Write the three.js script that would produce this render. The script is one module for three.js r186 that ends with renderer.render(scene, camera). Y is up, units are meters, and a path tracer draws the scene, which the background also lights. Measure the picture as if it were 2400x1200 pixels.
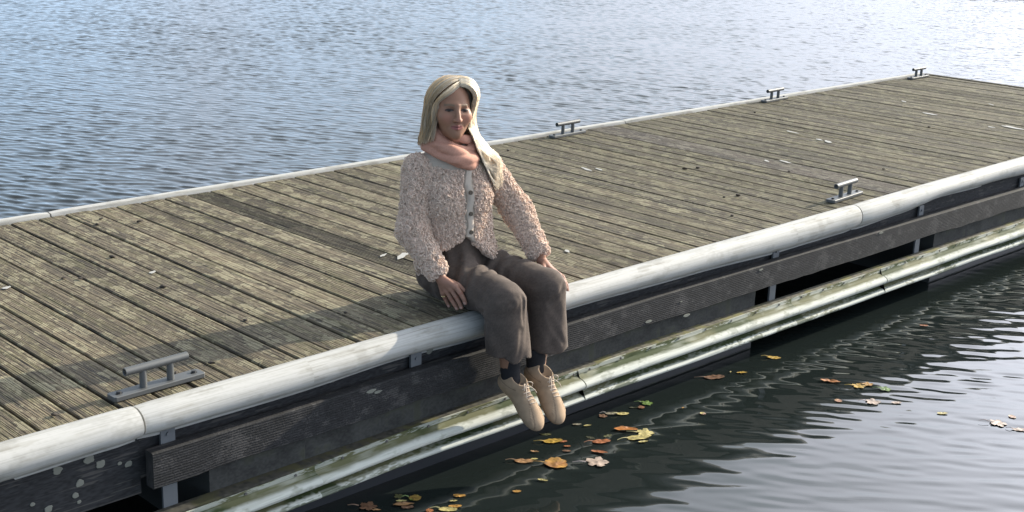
import * as THREE from 'three';
import { mergeGeometries, mergeVertices, toCreasedNormals } from 'three/addons/utils/BufferGeometryUtils.js';

// ---------- camera, sky, sun, exposure ----------
const scene = new THREE.Scene();
const camera = new THREE.PerspectiveCamera(22.43, 2, 0.1, 4000);
{
  const r = new THREE.Vector3(0.70988, 0.03430, 0.70349), u = new THREE.Vector3(0.17587, 0.95854, -0.22421), w = new THREE.Vector3(0.68201, -0.28288, -0.67441);
  camera.matrixAutoUpdate = true;
  camera.position.set(-2.488, 1.65, 3.491);
  camera.quaternion.setFromRotationMatrix(new THREE.Matrix4().makeBasis(r, u, w.clone().negate()));
  camera.updateMatrixWorld();
}
const renderer = new THREE.WebGLRenderer({ antialias: true });
renderer.toneMapping = THREE.LinearToneMapping;
renderer.toneMappingExposure = 1.5;
renderer.shadowMap.enabled = true;

const SUN = new THREE.Vector3(Math.cos(0.39), Math.sin(0.39), 0.085).normalize();   // low autumn sun from the right, about 22 degrees up
const sun = new THREE.DirectionalLight(new THREE.Color(1.0, 0.915, 0.75), 5);
sun.position.copy(SUN).multiplyScalar(60); sun.target.position.set(1, 0, -1);
sun.castShadow = true; sun.shadow.mapSize.set(2048, 2048);
Object.assign(sun.shadow.camera, { left: -14, right: 14, top: 14, bottom: -14, near: 1, far: 120 });
scene.add(sun, sun.target);

// ---------- random numbers and noise ----------
function rng(seed) { let a = seed >>> 0; return () => { a = (a + 0x6D2B79F5) | 0; let t = Math.imul(a ^ (a >>> 15), 1 | a); t = (t + Math.imul(t ^ (t >>> 7), 61 | t)) ^ t; return ((t ^ (t >>> 14)) >>> 0) / 4294967296; }; }
const hash3 = (x, y, z) => { let h = Math.imul(x, 374761393) ^ Math.imul(y, 668265263) ^ Math.imul(z, 1274126177); h = Math.imul(h ^ (h >>> 13), 1103515245); return ((h ^ (h >>> 16)) >>> 0) / 4294967296; };
const fade = (t) => t * t * (3 - 2 * t);
function n3(x, y, z) {                                   // value noise, -1 to 1
  const X = Math.floor(x), Y = Math.floor(y), Z = Math.floor(z), u = fade(x - X), v = fade(y - Y), w = fade(z - Z);
  const L = (a, b, t) => a + (b - a) * t;
  return 2 * L(L(L(hash3(X, Y, Z), hash3(X + 1, Y, Z), u), L(hash3(X, Y + 1, Z), hash3(X + 1, Y + 1, Z), u), v),
    L(L(hash3(X, Y, Z + 1), hash3(X + 1, Y, Z + 1), u), L(hash3(X, Y + 1, Z + 1), hash3(X + 1, Y + 1, Z + 1), u), v), w) - 1;
}
function n2(x, y, s = 0) {
  const X = Math.floor(x), Y = Math.floor(y), u = fade(x - X), v = fade(y - Y);
  const a = hash3(X, Y, s), b = hash3(X + 1, Y, s), c = hash3(X, Y + 1, s), d = hash3(X + 1, Y + 1, s);
  return 2 * (a + (b - a) * u + (c - a) * v + (a - b - c + d) * u * v) - 1;
}
const fbm3 = (x, y, z, o = 4) => { let s = 0, a = 0.5; for (let i = 0; i < o; i++) { s += a * n3(x, y, z); x = x * 2.03 + 3.1; y = y * 2.03 + 1.7; z = z * 2.03 + 5.3; a *= 0.5; } return s; };
const fbm2 = (x, y, o = 4, k = 0) => { let s = 0, a = 0.5; for (let i = 0; i < o; i++) { s += a * n2(x, y, k + i); x = x * 2.03 + 3.1; y = y * 2.03 + 1.7; a *= 0.5; } return s; };
const clamp = (x, a = 0, b = 1) => Math.min(b, Math.max(a, x));
const mix = (a, b, t) => a + (b - a) * t;
const step = (a, b, x) => fade(clamp((x - a) / (b - a)));
const V = (x, y, z) => new THREE.Vector3(x, y, z);

// ---------- the sky: pale autumn sky, brighter towards the low sun, with soft cloud ----------
{
  const W = 1024, H = 512, data = new Float32Array(W * H * 4);
  for (let j = 0; j < H; j++) {
    const el = ((j + 0.5) / H - 0.5) * Math.PI, y = Math.sin(el), c = Math.cos(el);
    for (let i = 0; i < W; i++) {
      const az = ((i + 0.5) / W - 0.5) * 2 * Math.PI, x = c * Math.cos(az), z = c * Math.sin(az);
      const k = (j * W + i) * 4, up = Math.max(y, 0);
      const cs = clamp(x * SUN.x + y * SUN.y + z * SUN.z, -1, 1), ang = Math.acos(cs);
      const h = Math.exp(-up * 4.4);
      let r = mix(0.055, 0.80, h), g = mix(0.095, 1.14, h), b = mix(0.165, 1.55, h);
      const glow = (4.4 * Math.exp(-ang / 0.32) + 0.85 * Math.exp(-ang / 0.8)) * mix(0.30, 1, step(0.03, 0.36, y));
      r += glow * 0.95; g += glow; b += glow * 1.02;
      // cloud: noise on a sheet overhead
      const q = 1 / (up + 0.16), cx = x * q, cz = z * q;
      const n = fbm3(cx * 1.1 + 7, cz * 1.1, 2.2, 5) + 0.35 * fbm3(cx * 3.5, cz * 3.5, 9.1, 3);
      const cover = step(-0.22, 0.36, n + 0.42 * cs - 0.12) * 0.85;
      const cl = (0.34 + 1.4 * glow) * mix(1.25, 0.7, step(0.2, 0.8, y));
      r = mix(r, cl * 0.99, cover); g = mix(g, cl * 1.01, cover); b = mix(b, cl * 1.13, cover);
      if (y < 0) { r = 0.10; g = 0.12; b = 0.14; }
      data[k] = r; data[k + 1] = g; data[k + 2] = b; data[k + 3] = 1;
    }
  }
  const t = new THREE.DataTexture(data, W, H, THREE.RGBAFormat, THREE.FloatType);
  t.mapping = THREE.EquirectangularReflectionMapping; t.magFilter = THREE.LinearFilter; t.minFilter = THREE.LinearFilter; t.needsUpdate = true;
  scene.background = t; scene.environment = t; scene.backgroundIntensity = 1; scene.environmentIntensity = 1;
}

// ---------- helpers ----------
const names = {};
function numbered(name) { const n = names[name] = (names[name] ?? -1) + 1; return n ? `${name}_${String(n).padStart(3, '0')}` : name; }
function mesh(name, geometry, material, parent = scene) {
  const m = new THREE.Mesh(geometry, material); m.name = parent === scene ? numbered(name) : name; m.castShadow = m.receiveShadow = true; parent.add(m); return m;
}
function tag(o, label, category, group, kind) { if (label) o.userData.label = label; if (category) o.userData.category = category; if (group) o.userData.group = group; if (kind) o.userData.kind = kind; return o; }
function thing(name, label, category, pos = [0, 0, 0], group) { const g = new THREE.Group(); g.name = numbered(name); g.position.set(...pos); scene.add(g); return tag(g, label, category, group); }
const std = (r, g, b, roughness = 0.8, more = {}) => new THREE.MeshStandardMaterial({ color: new THREE.Color().setRGB(r, g, b), roughness, ...more });
const srgb = (x) => { x = clamp(x); return 255 * (x <= 0.0031308 ? 12.92 * x : 1.055 * x ** (1 / 2.4) - 0.055); };
// a texture whose pixels come from f(u, v) -> [r, g, b] in linear light, and optionally a height
function paint(W, H, f, wantHeight) {
  const c = new Uint8Array(W * H * 4), hgt = wantHeight ? new Uint8Array(W * H * 4) : null;
  for (let j = 0; j < H; j++) for (let i = 0; i < W; i++) {
    const p = f(i, j), k = (j * W + i) * 4;
    c[k] = srgb(p[0]); c[k + 1] = srgb(p[1]); c[k + 2] = srgb(p[2]); c[k + 3] = 255;
    if (hgt) { hgt[k] = hgt[k + 1] = hgt[k + 2] = 255 * clamp(p[3]); hgt[k + 3] = 255; }
  }
  const mk = (d, cs) => { const t = new THREE.DataTexture(d, W, H); t.wrapS = t.wrapT = THREE.RepeatWrapping; t.magFilter = t.minFilter = THREE.LinearFilter; if (cs) t.colorSpace = THREE.SRGBColorSpace; t.needsUpdate = true; return t; };
  return [mk(c, true), hgt && mk(hgt, false)];
}
function geo(pos, idx, uv, col) {
  const g = new THREE.BufferGeometry();
  g.setAttribute('position', new THREE.Float32BufferAttribute(pos, 3));
  if (uv) g.setAttribute('uv', new THREE.Float32BufferAttribute(uv, 2));
  if (col) g.setAttribute('color', new THREE.Float32BufferAttribute(col, 3));
  if (idx) g.setIndex(idx);
  return g;
}
// skins a closed outline along stations: rings[i] is an array of [x, y, z]; uv is (along in metres, round in metres)
function loft(rings, { closed = true, caps = true, crease = 0.7, uScale = 1, vScale = 1, u0 = 0, v0 = 0, vs = null } = {}) {
  const n = rings[0].length, m = rings.length, pos = [], uv = [], idx = [], cols = closed ? n + 1 : n;
  let along = 0;
  for (let i = 0; i < m; i++) {
    if (i) along += Math.hypot(rings[i][0][0] - rings[i - 1][0][0], rings[i][0][1] - rings[i - 1][0][1], rings[i][0][2] - rings[i - 1][0][2]);
    let round = 0;
    for (let j = 0; j < cols; j++) {
      const p = rings[i][j % n];
      if (j) { const o = rings[i][(j - 1) % n]; round += Math.hypot(p[0] - o[0], p[1] - o[1], p[2] - o[2]); }
      pos.push(...p); uv.push(u0 + along * uScale, vs ? (j < n ? vs[j] : 1) : v0 + round * vScale);
    }
  }
  for (let i = 0; i < m - 1; i++) for (let j = 0; j < cols - 1; j++) { const a = i * cols + j, b = a + 1, c = a + cols, d = c + 1; idx.push(a, c, b, b, c, d); }
  if (caps && closed) for (const e of [0, m - 1]) {
    const s = pos.length / 3; let cx = 0, cy = 0, cz = 0;
    for (const p of rings[e]) { cx += p[0] / n; cy += p[1] / n; cz += p[2] / n; }
    pos.push(cx, cy, cz); uv.push(u0 + (e ? along : 0) * uScale, vs ? 0.4 : v0);
    for (let j = 0; j < n; j++) { pos.push(...rings[e][j]); uv.push(u0 + (e ? along : 0) * uScale + 0.01, vs ? 0.4 : v0 + 0.01 * j); }
    for (let j = 0; j < n; j++) { const a = s + 1 + j, b = s + 1 + (j + 1) % n; e ? idx.push(s, a, b) : idx.push(s, b, a); }
  }
  let g = geo(pos, idx, uv);
  return crease ? toCreasedNormals(g, crease) : (g.computeVertexNormals(), g);
}
function tube(points, r0, r1, seg = 6, steps = 12, flat = 1) {   // a tapered tube through points (Vector3)
  const curve = new THREE.CatmullRomCurve3(points), rings = [], up = V(0.31, 0.2, 0.93).normalize();
  for (let i = 0; i <= steps; i++) {
    const t = i / steps, p = curve.getPoint(t), d = curve.getTangent(t), a = V(0, 0, 0).crossVectors(d, up).normalize(), b = V(0, 0, 0).crossVectors(d, a).normalize(), r = mix(r0, r1, t), ring = [];
    for (let k = 0; k < seg; k++) { const w = (k / seg) * 2 * Math.PI; ring.push([p.x + r * (Math.cos(w) * a.x + flat * Math.sin(w) * b.x), p.y + r * (Math.cos(w) * a.y + flat * Math.sin(w) * b.y), p.z + r * (Math.cos(w) * a.z + flat * Math.sin(w) * b.z)]); }
    rings.push(ring);
  }
  return loft(rings, { crease: 0 });
}
const box = (x0, x1, y0, y1, z0, z1) => { const g = new THREE.BoxGeometry(x1 - x0, y1 - y0, z1 - z0); g.translate((x0 + x1) / 2, (y0 + y1) / 2, (z0 + z1) / 2); return g; };
const plain = (g) => { g = g.index ? g.toNonIndexed() : g; for (const k of Object.keys(g.attributes)) if (!['position', 'normal', 'uv'].includes(k)) g.deleteAttribute(k); if (!g.attributes.uv) g.setAttribute('uv', new THREE.BufferAttribute(new Float32Array(g.attributes.position.count * 2), 2)); return g; };
const merge = (list) => mergeGeometries(list.map(plain));
// ---------- the lake ----------
const waterLevel = (x) => -0.576 - 0.0115 * x;                 // in the frame of the pontoon, which rides a touch higher to the right
const CAM = V(-2.488, 0, 3.491), AHEAD = V(0.711, 0, -0.703), ACROSS = V(0.703, 0, 0.711);   // out over the lake from the quay, and along it
{
  const R = rng(41), waves = [], near = [];
  const add = (list, count, l0, l1, slope, spread, turn) => {
    for (let i = 0; i < count; i++) {
      const lam = l0 * (l1 / l0) ** ((i + R()) / count), k = 2 * Math.PI / lam, a = turn + spread * (R() + R() + R() - 1.5) / 1.5;
      const cx = Math.cos(a) * AHEAD.x + Math.sin(a) * ACROSS.x, cz = Math.cos(a) * AHEAD.z + Math.sin(a) * ACROSS.z;
      list.push([k * cx, k * cz, R() * 6.2832, slope * Math.sqrt(2 / count) / k]);
    }
  };
  add(waves, 46, 0.065, 0.16, 0.130, 1.15, 0.16);
  add(waves, 14, 0.16, 0.6, 0.030, 0.9, 0.10);
  add(near, 26, 0.055, 0.17, 0.034, 0.7, -0.02);
  add(near, 8, 0.25, 0.8, 0.006, 0.6, -0.1);
  const height = (x, z, out) => {
    let h = 0, gx = 0, gz = 0;
    // open water beyond the pontoon is ruffled, the strip on the quay side lies in its lee
    const open = z < -2.2 ? 1 : z < 0 ? 0 : 0, gust = 0.92 + 0.22 * n2(x * 0.23 + 5, z * 0.23, 3) + 0.2 * n2(x * 0.7, z * 0.7, 4);
    if (open) for (const [kx, kz, p, a] of waves) { const t = kx * x + kz * z + p, A = a * gust; h += A * Math.sin(t); const c = A * Math.cos(t); gx += c * kx; gz += c * kz; }
    else {
      const s = (0.35 + 0.9 * step(0.7, 3.2, x)) * (0.35 + 0.65 * step(0.1, 0.55, z));
      for (const [kx, kz, p, a] of near) { const t = kx * x + kz * z + p, A = a * s; h += A * Math.sin(t); const c = A * Math.cos(t); gx += c * kx; gz += c * kz; }
    }
    out[0] = h; out[1] = gx; out[2] = gz;
  };
  const us = [], vs = [], o = [0, 0, 0];
  for (let u = 2.9; u < 62; u += u < 6 ? 0.015 : u < 12 ? 0.021 : u < 32 ? 0.033 : 0.085) us.push(u);
  for (let v = -24; v <= 22; v += Math.abs(v) < 12.5 ? 0.057 : 0.13) vs.push(v);
  const nu = us.length, nv = vs.length, pos = new Float32Array(nu * nv * 3), nor = new Float32Array(nu * nv * 3), idx = new Uint32Array((nu - 1) * (nv - 1) * 6);
  for (let i = 0, k = 0; i < nu; i++) for (let j = 0; j < nv; j++, k += 3) {
    const x = CAM.x + us[i] * AHEAD.x + vs[j] * ACROSS.x, z = CAM.z + us[i] * AHEAD.z + vs[j] * ACROSS.z;
    height(x, z, o);
    const e = Math.min(1, i / 8, (nu - 1 - i) / 5, j / 4, (nv - 1 - j) / 4);
    pos[k] = x; pos[k + 1] = waterLevel(x) + o[0] * e; pos[k + 2] = z;
    const nx = -o[1] * e + 0.0115, nz = -o[2] * e, l = Math.hypot(nx, 1, nz); nor[k] = nx / l; nor[k + 1] = 1 / l; nor[k + 2] = nz / l;
  }
  for (let i = 0, k = 0; i < nu - 1; i++) for (let j = 0; j < nv - 1; j++) { const a = i * nv + j, b = a + 1, c = a + nv, d = c + 1; idx[k++] = a; idx[k++] = b; idx[k++] = c; idx[k++] = b; idx[k++] = d; idx[k++] = c; }
  // the rest of the lake out to the horizon, laid round that patch
  const g = new THREE.BufferGeometry(), P = [...[]], far = [];
  const at = (u, v) => { const x = CAM.x + u * AHEAD.x + v * ACROSS.x, z = CAM.z + u * AHEAD.z + v * ACROSS.z; P.push(x, waterLevel(x), z); return nu * nv + P.length / 3 - 1; };
  const u0 = us[0], u1 = us[nu - 1], v0 = vs[0], v1 = vs[nv - 1], B = 2500;
  for (const [a, b, c, d] of [[-B, u0, -B, B], [u1, B, -B, B], [u0, u1, -B, v0], [u0, u1, v1, B]]) { const q = [at(a, c), at(a, d), at(b, c), at(b, d)]; far.push(q[0], q[1], q[2], q[1], q[3], q[2]); }
  const allP = new Float32Array(pos.length + P.length), allN = new Float32Array(pos.length + P.length), allI = new Uint32Array(idx.length + far.length);
  allP.set(pos); allP.set(P, pos.length); allN.set(nor); for (let k = pos.length; k < allN.length; k += 3) { allN[k] = 0.0115; allN[k + 1] = 1; } allI.set(idx); allI.set(far, idx.length);
  g.setAttribute('position', new THREE.BufferAttribute(allP, 3)); g.setAttribute('normal', new THREE.BufferAttribute(allN, 3)); g.setIndex(new THREE.BufferAttribute(allI, 1));
  const uvs = new Float32Array(allP.length / 3 * 2); for (let k = 0; k < uvs.length / 2; k++) { uvs[2 * k] = allP[3 * k] / 3; uvs[2 * k + 1] = allP[3 * k + 2] / 3; }
  g.setAttribute('uv', new THREE.BufferAttribute(uvs, 2)); g.addGroup(0, idx.length, 0); g.addGroup(idx.length, far.length, 1);
  const tile = []; for (let k = 0; k < 40; k++) { const n = 6 + 34 * R(), a = -0.785 + 1.1 * (R() - 0.5); tile.push([Math.round(n * Math.cos(a)), Math.round(n * Math.sin(a)), R() * 6.28, 1 / n]); }
  const [, ripple] = paint(512, 512, (i, j) => { let h = 0; for (const [a, b, p, w] of tile) h += w * Math.sin((a * i + b * j) / 512 * 6.28319 + p); return [0, 0, 0, 0.5 + 0.35 * h]; }, true);
  const deep = { color: new THREE.Color().setRGB(0.012, 0.016, 0.015), ior: 1.45 };
  const m = [new THREE.MeshPhysicalMaterial({ ...deep, roughness: 0.03 }), new THREE.MeshPhysicalMaterial({ ...deep, roughness: 0.14, bumpMap: ripple, bumpScale: 0.14 })];
  tag(mesh('water', g, m), 'rippled blue grey lake water around the pontoon', null, null, 'structure');
}
// ---------- the pontoon ----------
const drop = (x) => -0.012 * Math.max(0, x - 1.9);                               // lower parts follow the water
const DECK = { x0: -4.175, x1: 8.743, w: 2.29, pitch: 0.1347 };
const pontoon = thing('pontoon', 'long weathered timber pontoon with white fenders on which the woman sits', 'pontoon');
{
  // weathered boards: 16 strips, each 2.4 m long, one above the other in the texture
  const R = rng(7), W = 2048, H = 2048, S = 128, lichen = new Float32Array(W * H), ring = new Float32Array(W * H);
  for (let s = 0; s < 16; s++) for (let k = 0, n = 60 + 90 * R(); k < n; k++) {
    const cx = R() * W, cy = s * S + R() * S, big = R() < 0.25, r = (big ? 12 + 13 * R() : 4 + 7 * R()), st = 1.1 + 0.7 * R(), ph = R() * 100, am = 0.55 + 0.45 * R();
    for (let y = Math.max(s * S, Math.floor(cy - r * 1.5)); y < Math.min(s * S + S, cy + r * 1.5); y++) for (let x = Math.floor(cx - r * st * 1.5); x < cx + r * st * 1.5; x++) {
      const dx = (x - cx) / st, dy = y - cy, d = Math.hypot(dx, dy) / r * (1 + 0.45 * n2(dx / r * 2 + ph, dy / r * 2, 5));
      if (d < 1) { const q = y * W + ((x % W) + W) % W; lichen[q] = Math.max(lichen[q], am * step(1, 0.85, d) * (0.75 + 0.25 * step(0.3, 0.9, d))); }
    }
  }
  const [map, hmap] = paint(W, H, (i, j) => {
    const s = Math.floor(j / S), v = (j % S) / S, u = i / W, e = s * 31.7;
    const g1 = n2(u * 26 + e, v * 46 + e, 11), g2 = n2(u * 7 + e, v * 90 + e, 12), g3 = n2(u * 70 + e, v * 120, 13);
    const broad = fbm2(u * 5 + e, v * 2.2 + e, 3, 20), moss = fbm2(u * 13 + e * 2, v * 6 + e, 4, 30), mott = fbm2(u * 95 + e, v * 17 + e, 3, 40);
    let t = 0.56 + 0.28 * g1 + 0.46 * g2 + 0.22 * g3 + 0.42 * broad;
    let r = mix(0.036, 0.170, t), g = mix(0.030, 0.140, t), b = mix(0.022, 0.096, t);
    const crack = step(0.40, 0.66, n2(u * 5 + e, v * 60 + e * 3, 15)) * step(-0.35, 0.15, n2(u * 3 + e, v * 8, 16));
    r *= 1 - 0.75 * crack; g *= 1 - 0.75 * crack; b *= 1 - 0.75 * crack;
    const speck = 0.5 * n2(u * 420 + e, v * 60, 41) + 0.5 * n2(u * 900 + e, v * 110, 42);
    const mo = step(-0.05, 0.5, moss + 0.35 * mott + 0.15 * speck) * 0.6; r = mix(r, 0.115, mo); g = mix(g, 0.108, mo); b = mix(b, 0.055, mo);
    const cr = step(0.02, 0.52, mott + 0.35 * broad + 0.22 * speck) * 0.5; r = mix(r, 0.27, cr); g = mix(g, 0.245, cr); b = mix(b, 0.17, cr);
    const li = lichen[j * W + i] * (0.7 + 0.25 * speck); r = mix(r, 0.31, li); g = mix(g, 0.292, li); b = mix(b, 0.21, li);
    const edge = step(0.05, 0.0, v) + step(0.95, 1, v); r *= 1 - 0.35 * edge; g *= 1 - 0.35 * edge; b *= 1 - 0.35 * edge;
    return [r, g, b, clamp(0.5 + 0.18 * g1 + 0.2 * g2 + 0.1 * g3 - 0.4 * crack + 0.35 * li + 0.1 * mott)];
  }, true);
  const wood = new THREE.MeshStandardMaterial({ map, bumpMap: hmap, bumpScale: 0.004, roughness: 0.88, vertexColors: true });
  const outline = (grooves, depth, width, half) => {           // cross-section of one board with its anti-slip grooves, top at y = 0
    const p = [[-half, -0.03], [half, -0.03], [half, -0.005], [half - 0.004, -0.0005]];
    const gp = (2 * half - 0.014) / grooves;
    for (let k = 0; k < grooves; k++) { const c = half - 0.007 - gp * (k + 0.5), w = width / 2; p.push([c + w, 0], [c + w * 0.6, -depth], [c - w * 0.6, -depth], [c - w, 0]); }
    p.push([-half + 0.004, -0.0005], [-half, -0.005]);
    return p;
  };
  const kinds = [outline(9, 0.0042, 0.0065, 0.0635), outline(8, 0.0014, 0.0032, 0.0628), outline(6, 0.0010, 0.0028, 0.0630), outline(3, 0.0010, 0.0035, 0.0626)];
  const T = rng(99), count = Math.round((DECK.x1 - DECK.x0) / DECK.pitch);
  for (let i = 0; i < count; i++) {
    const x0 = DECK.x0 + i * DECK.pitch, cx = x0 + DECK.pitch / 2, idx = Math.round(x0 / DECK.pitch);
    const crisp = idx === 7, kind = crisp ? 0 : [1, 2, 2, 3, 3, 3][Math.floor(T() * 6)];
    const lift = (T() - 0.5) * 0.004, tip = (T() - 0.5) * 0.003, strip = Math.floor(T() * 16), flip = T() < 0.5, off = T();
    const rings = [0, 1].map((e) => kinds[kind].map(([x, y]) => [cx + x + (T() - 0.5) * 0.0003, y + lift + (e ? tip : -tip), e ? -DECK.w : 0]));
    const g = loft(rings, { crease: 0.35 }), P = g.attributes.position, uv = g.attributes.uv, col = new Float32Array(P.count * 3);
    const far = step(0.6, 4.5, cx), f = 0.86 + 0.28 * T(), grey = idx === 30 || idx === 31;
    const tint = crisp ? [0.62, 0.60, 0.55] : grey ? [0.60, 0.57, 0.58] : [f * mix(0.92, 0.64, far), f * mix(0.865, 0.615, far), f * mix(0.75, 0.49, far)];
    for (let k = 0; k < P.count; k++) {
      const v = clamp((P.getX(k) - cx) / DECK.pitch + 0.5, 0.02, 0.98), u = off + (flip ? -1 : 1) * P.getZ(k) / 2.4;
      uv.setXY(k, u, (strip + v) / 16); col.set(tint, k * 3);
    }
    g.setAttribute('color', new THREE.BufferAttribute(col, 3));
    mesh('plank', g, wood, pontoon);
  }
  // the end board that closes the deck
  const eb = box(DECK.x1, DECK.x1 + 0.05, -0.2, 0.006, -DECK.w - 0.02, 0.02); eb.setAttribute('color', new THREE.BufferAttribute(new Float32Array(eb.attributes.position.count * 3).fill(0.55), 3));
  mesh('end_board', eb, wood, pontoon);

  // side boards: black stained, grooved timber
  const [bmap, bh] = paint(1024, 512, (i, j) => {
    const u = i / 1024, v = j / 512, rib = 0.5 + 0.5 * Math.sin(v * 2 * Math.PI * 22);
    const wear = fbm2(u * 20, v * 5, 4, 50), fine = n2(u * 260, v * 60, 51), pale = step(0.12, 0.5, wear + 0.25 * fine) * (0.35 + 0.65 * rib);
    const t = 0.030 + 0.014 * fine + 0.012 * wear + 0.010 * n2(u * 60, v * 40, 54); const q = pale * 0.62;
    return [mix(t * 0.60, 0.088, q), mix(t * 0.59, 0.081, q), mix(t * 0.62, 0.076, q), 0.3 + 0.35 * rib + 0.1 * fine];
  }, true);
  const boardMat = new THREE.MeshStandardMaterial({ map: bmap, bumpMap: bh, bumpScale: 0.002, roughness: 0.85 });
  const [imap] = paint(512, 256, (i, j) => { const u = i / 512, v = j / 256, n = fbm2(u * 14, v * 9, 4, 60), s = step(0.30, 0.5, n2(u * 9, v * 40, 61) * 0.6 + n * 0.6); const t = 0.022 + 0.012 * n2(u * 80, v * 50, 62); return [mix(t, 0.11, s * 0.5), mix(t * 1.02, 0.10, s * 0.5), mix(t * 1.1, 0.09, s * 0.5)]; });
  const innerMat = new THREE.MeshStandardMaterial({ map: imap, roughness: 0.85 });
  const slab = (x0, x1, y0, y1, z0, z1, us = 1 / 1.2, vs = 1 / 0.2, wob = 0) => {       // a long board; its foot is slightly uneven
    const rings = [], n = Math.max(2, Math.ceil((x1 - x0) / 0.08));
    for (let i = 0; i <= n; i++) { const x = mix(x0, x1, i / n), d = drop(x), w = wob * fbm2(x * 6, 3, 3, 70), b = 0.004; rings.push([[x, y0 + d + w, z0], [x, y0 + d + w, z1 - b], [x, y0 + d + w + b, z1], [x, y1 + d - b, z1], [x, y1 + d, z1 - b], [x, y1 + d, z0]]); }
    return loft(rings, { crease: 0.5, uScale: us, vScale: vs, u0: x0 * us });
  };
  mesh('side_board', slab(-0.62, 8.75, -0.268, -0.145, 0.032, 0.078, 1 / 1.2, 1 / 0.2, 0.010), boardMat, pontoon);
  mesh('frame_board', slab(-4.2, -0.63, -0.305, -0.035, -0.03, 0.012), innerMat, pontoon);
  mesh('frame_board', slab(-0.628, 8.74, -0.255, -0.035, -0.03, 0.008), innerMat, pontoon);
  mesh('frame_board', slab(-4.2, 8.74, -0.27, -0.035, -2.29, -2.26), innerMat, pontoon);
  // joists under the deck
  for (const z of [-0.55, -1.15, -1.75]) mesh('joist', slab(-4.2, 8.7, -0.2, -0.036, z - 0.03, z + 0.03), innerMat, pontoon);
  // pale lichen on the board at the left
  const L = rng(5), lichenMat = std(0.21, 0.21, 0.175, 0.95);
  const blob = (x, y, z, r) => { const s = new THREE.Shape(), n = 16, ph = L() * 50; for (let k = 0; k < n; k++) { const a = k / n * 6.2832, q = r * (1 + 0.3 * n2(Math.cos(a) * 1.5 + ph, Math.sin(a) * 1.5, 6)); k ? s.lineTo(q * Math.cos(a), q * 0.85 * Math.sin(a)) : s.moveTo(q, 0); } const g = new THREE.ExtrudeGeometry(s, { depth: 0.001, bevelSize: 0.001, bevelThickness: 0.001, bevelSegments: 1 }); g.translate(x, y, z); return g; };
  for (const [x, y, r] of [[-0.905, -0.135, 0.014], [-0.80, -0.13, 0.016], [-0.765, -0.158, 0.015], [-0.835, -0.20, 0.013], [-0.852, -0.236, 0.010], [-0.94, -0.252, 0.012], [-0.70, -0.175, 0.006], [-0.672, -0.187, 0.011], [-0.99, -0.22, 0.007], [-0.843, -0.262, 0.006]]) mesh('lichen_patch', blob(x, y, 0.0125, r), lichenMat, pontoon);
  for (const [x, y, r] of [[0.135, -0.107, 0.016], [0.205, -0.098, 0.019], [0.04, -0.113, 0.007], [0.60, -0.108, 0.017], [-0.38, -0.112, 0.008]]) mesh('lichen_patch', blob(x, y, 0.0088, r), lichenMat, pontoon);
  for (const [x, y, r] of [[2.13, -0.283, 0.016], [1.85, -0.25, 0.014], [2.08, -0.205, 0.005], [2.71, -0.172, 0.010], [3.86, -0.178, 0.014], [0.26, -0.165, 0.014], [0.29, -0.175, 0.012]]) { const g = blob(0, 0, 0, r); g.scale(1.5, 0.5, 1); g.translate(x, y, 0.079); mesh('lichen_patch', g, lichenMat, pontoon); }
  // galvanised straps that carry the side board
  const zinc = std(0.19, 0.20, 0.21, 0.6, { metalness: 0.4 });
  for (const x of [-0.536, 0.518, 2.91, 4.40, 5.74, 7.3]) {
    const g = slab(x - 0.026, x + 0.026, -0.42, -0.088, 0.019, 0.029);
    const s = mesh('strap', g, zinc, pontoon); const b = new THREE.CylinderGeometry(0.007, 0.007, 0.006, 6); b.rotateX(Math.PI / 2); b.translate(x, -0.115 + drop(x), 0.031); mesh('bolt', b, zinc, s);
  }
  // concrete floats
  const [cmap, ch] = paint(512, 256, (i, j) => { const u = i / 512, v = j / 256, n = fbm2(u * 12, v * 8, 4, 80), al = step(0.0, 0.45, n + 0.3 * n2(u * 40, v * 4, 81)); const t = 0.052 + 0.03 * n + 0.012 * n2(u * 120, v * 90, 82); return [mix(t, 0.055, al * 0.6), mix(t * 1.0, 0.058, al * 0.6), mix(t * 0.92, 0.035, al * 0.6), 0.5 + 0.4 * n]; }, true);
  const concrete = new THREE.MeshStandardMaterial({ map: cmap, bumpMap: ch, bumpScale: 0.004, roughness: 0.9 });
  for (const [a, b] of [[-4.15, -2.3], [-0.39, 2.755], [4.60, 7.75]]) {
    const f = mesh('float', slab(a, b, -0.95, -0.262, -2.25, 0.030, 1 / 1.0, 1 / 0.5), concrete, pontoon);
    mesh('wet_band', slab(a + 0.004, b - 0.004, -0.592, -0.5, 0.02, 0.0325, 1, 1 / 0.3), std(0.022, 0.025, 0.03, 0.45), f);
  }
  // waling with its mossy ledge
  const [mmap] = paint(1024, 128, (i, j) => { const u = i / 1024, v = j / 128, n = fbm2(u * 30, v * 4, 4, 90), m = step(-0.1, 0.35, n); const t = 0.10 + 0.05 * n2(u * 150, v * 20, 91); return [mix(t, 0.15, m), mix(t * 0.92, 0.14, m), mix(t * 0.7, 0.055, m)]; });
  const wal = slab(-4.2, 8.75, -0.475, -0.372, 0.031, 0.083, 1 / 2, 1 / 0.3, 0.003), wp = wal.attributes.position, wc = new Float32Array(wp.count * 3);
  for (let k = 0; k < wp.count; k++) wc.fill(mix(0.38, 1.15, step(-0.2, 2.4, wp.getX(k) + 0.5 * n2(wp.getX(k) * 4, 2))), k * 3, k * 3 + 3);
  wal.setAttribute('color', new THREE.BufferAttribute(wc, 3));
  mesh('waling', wal, new THREE.MeshStandardMaterial({ map: mmap, roughness: 0.95, vertexColors: true }), pontoon);

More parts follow.
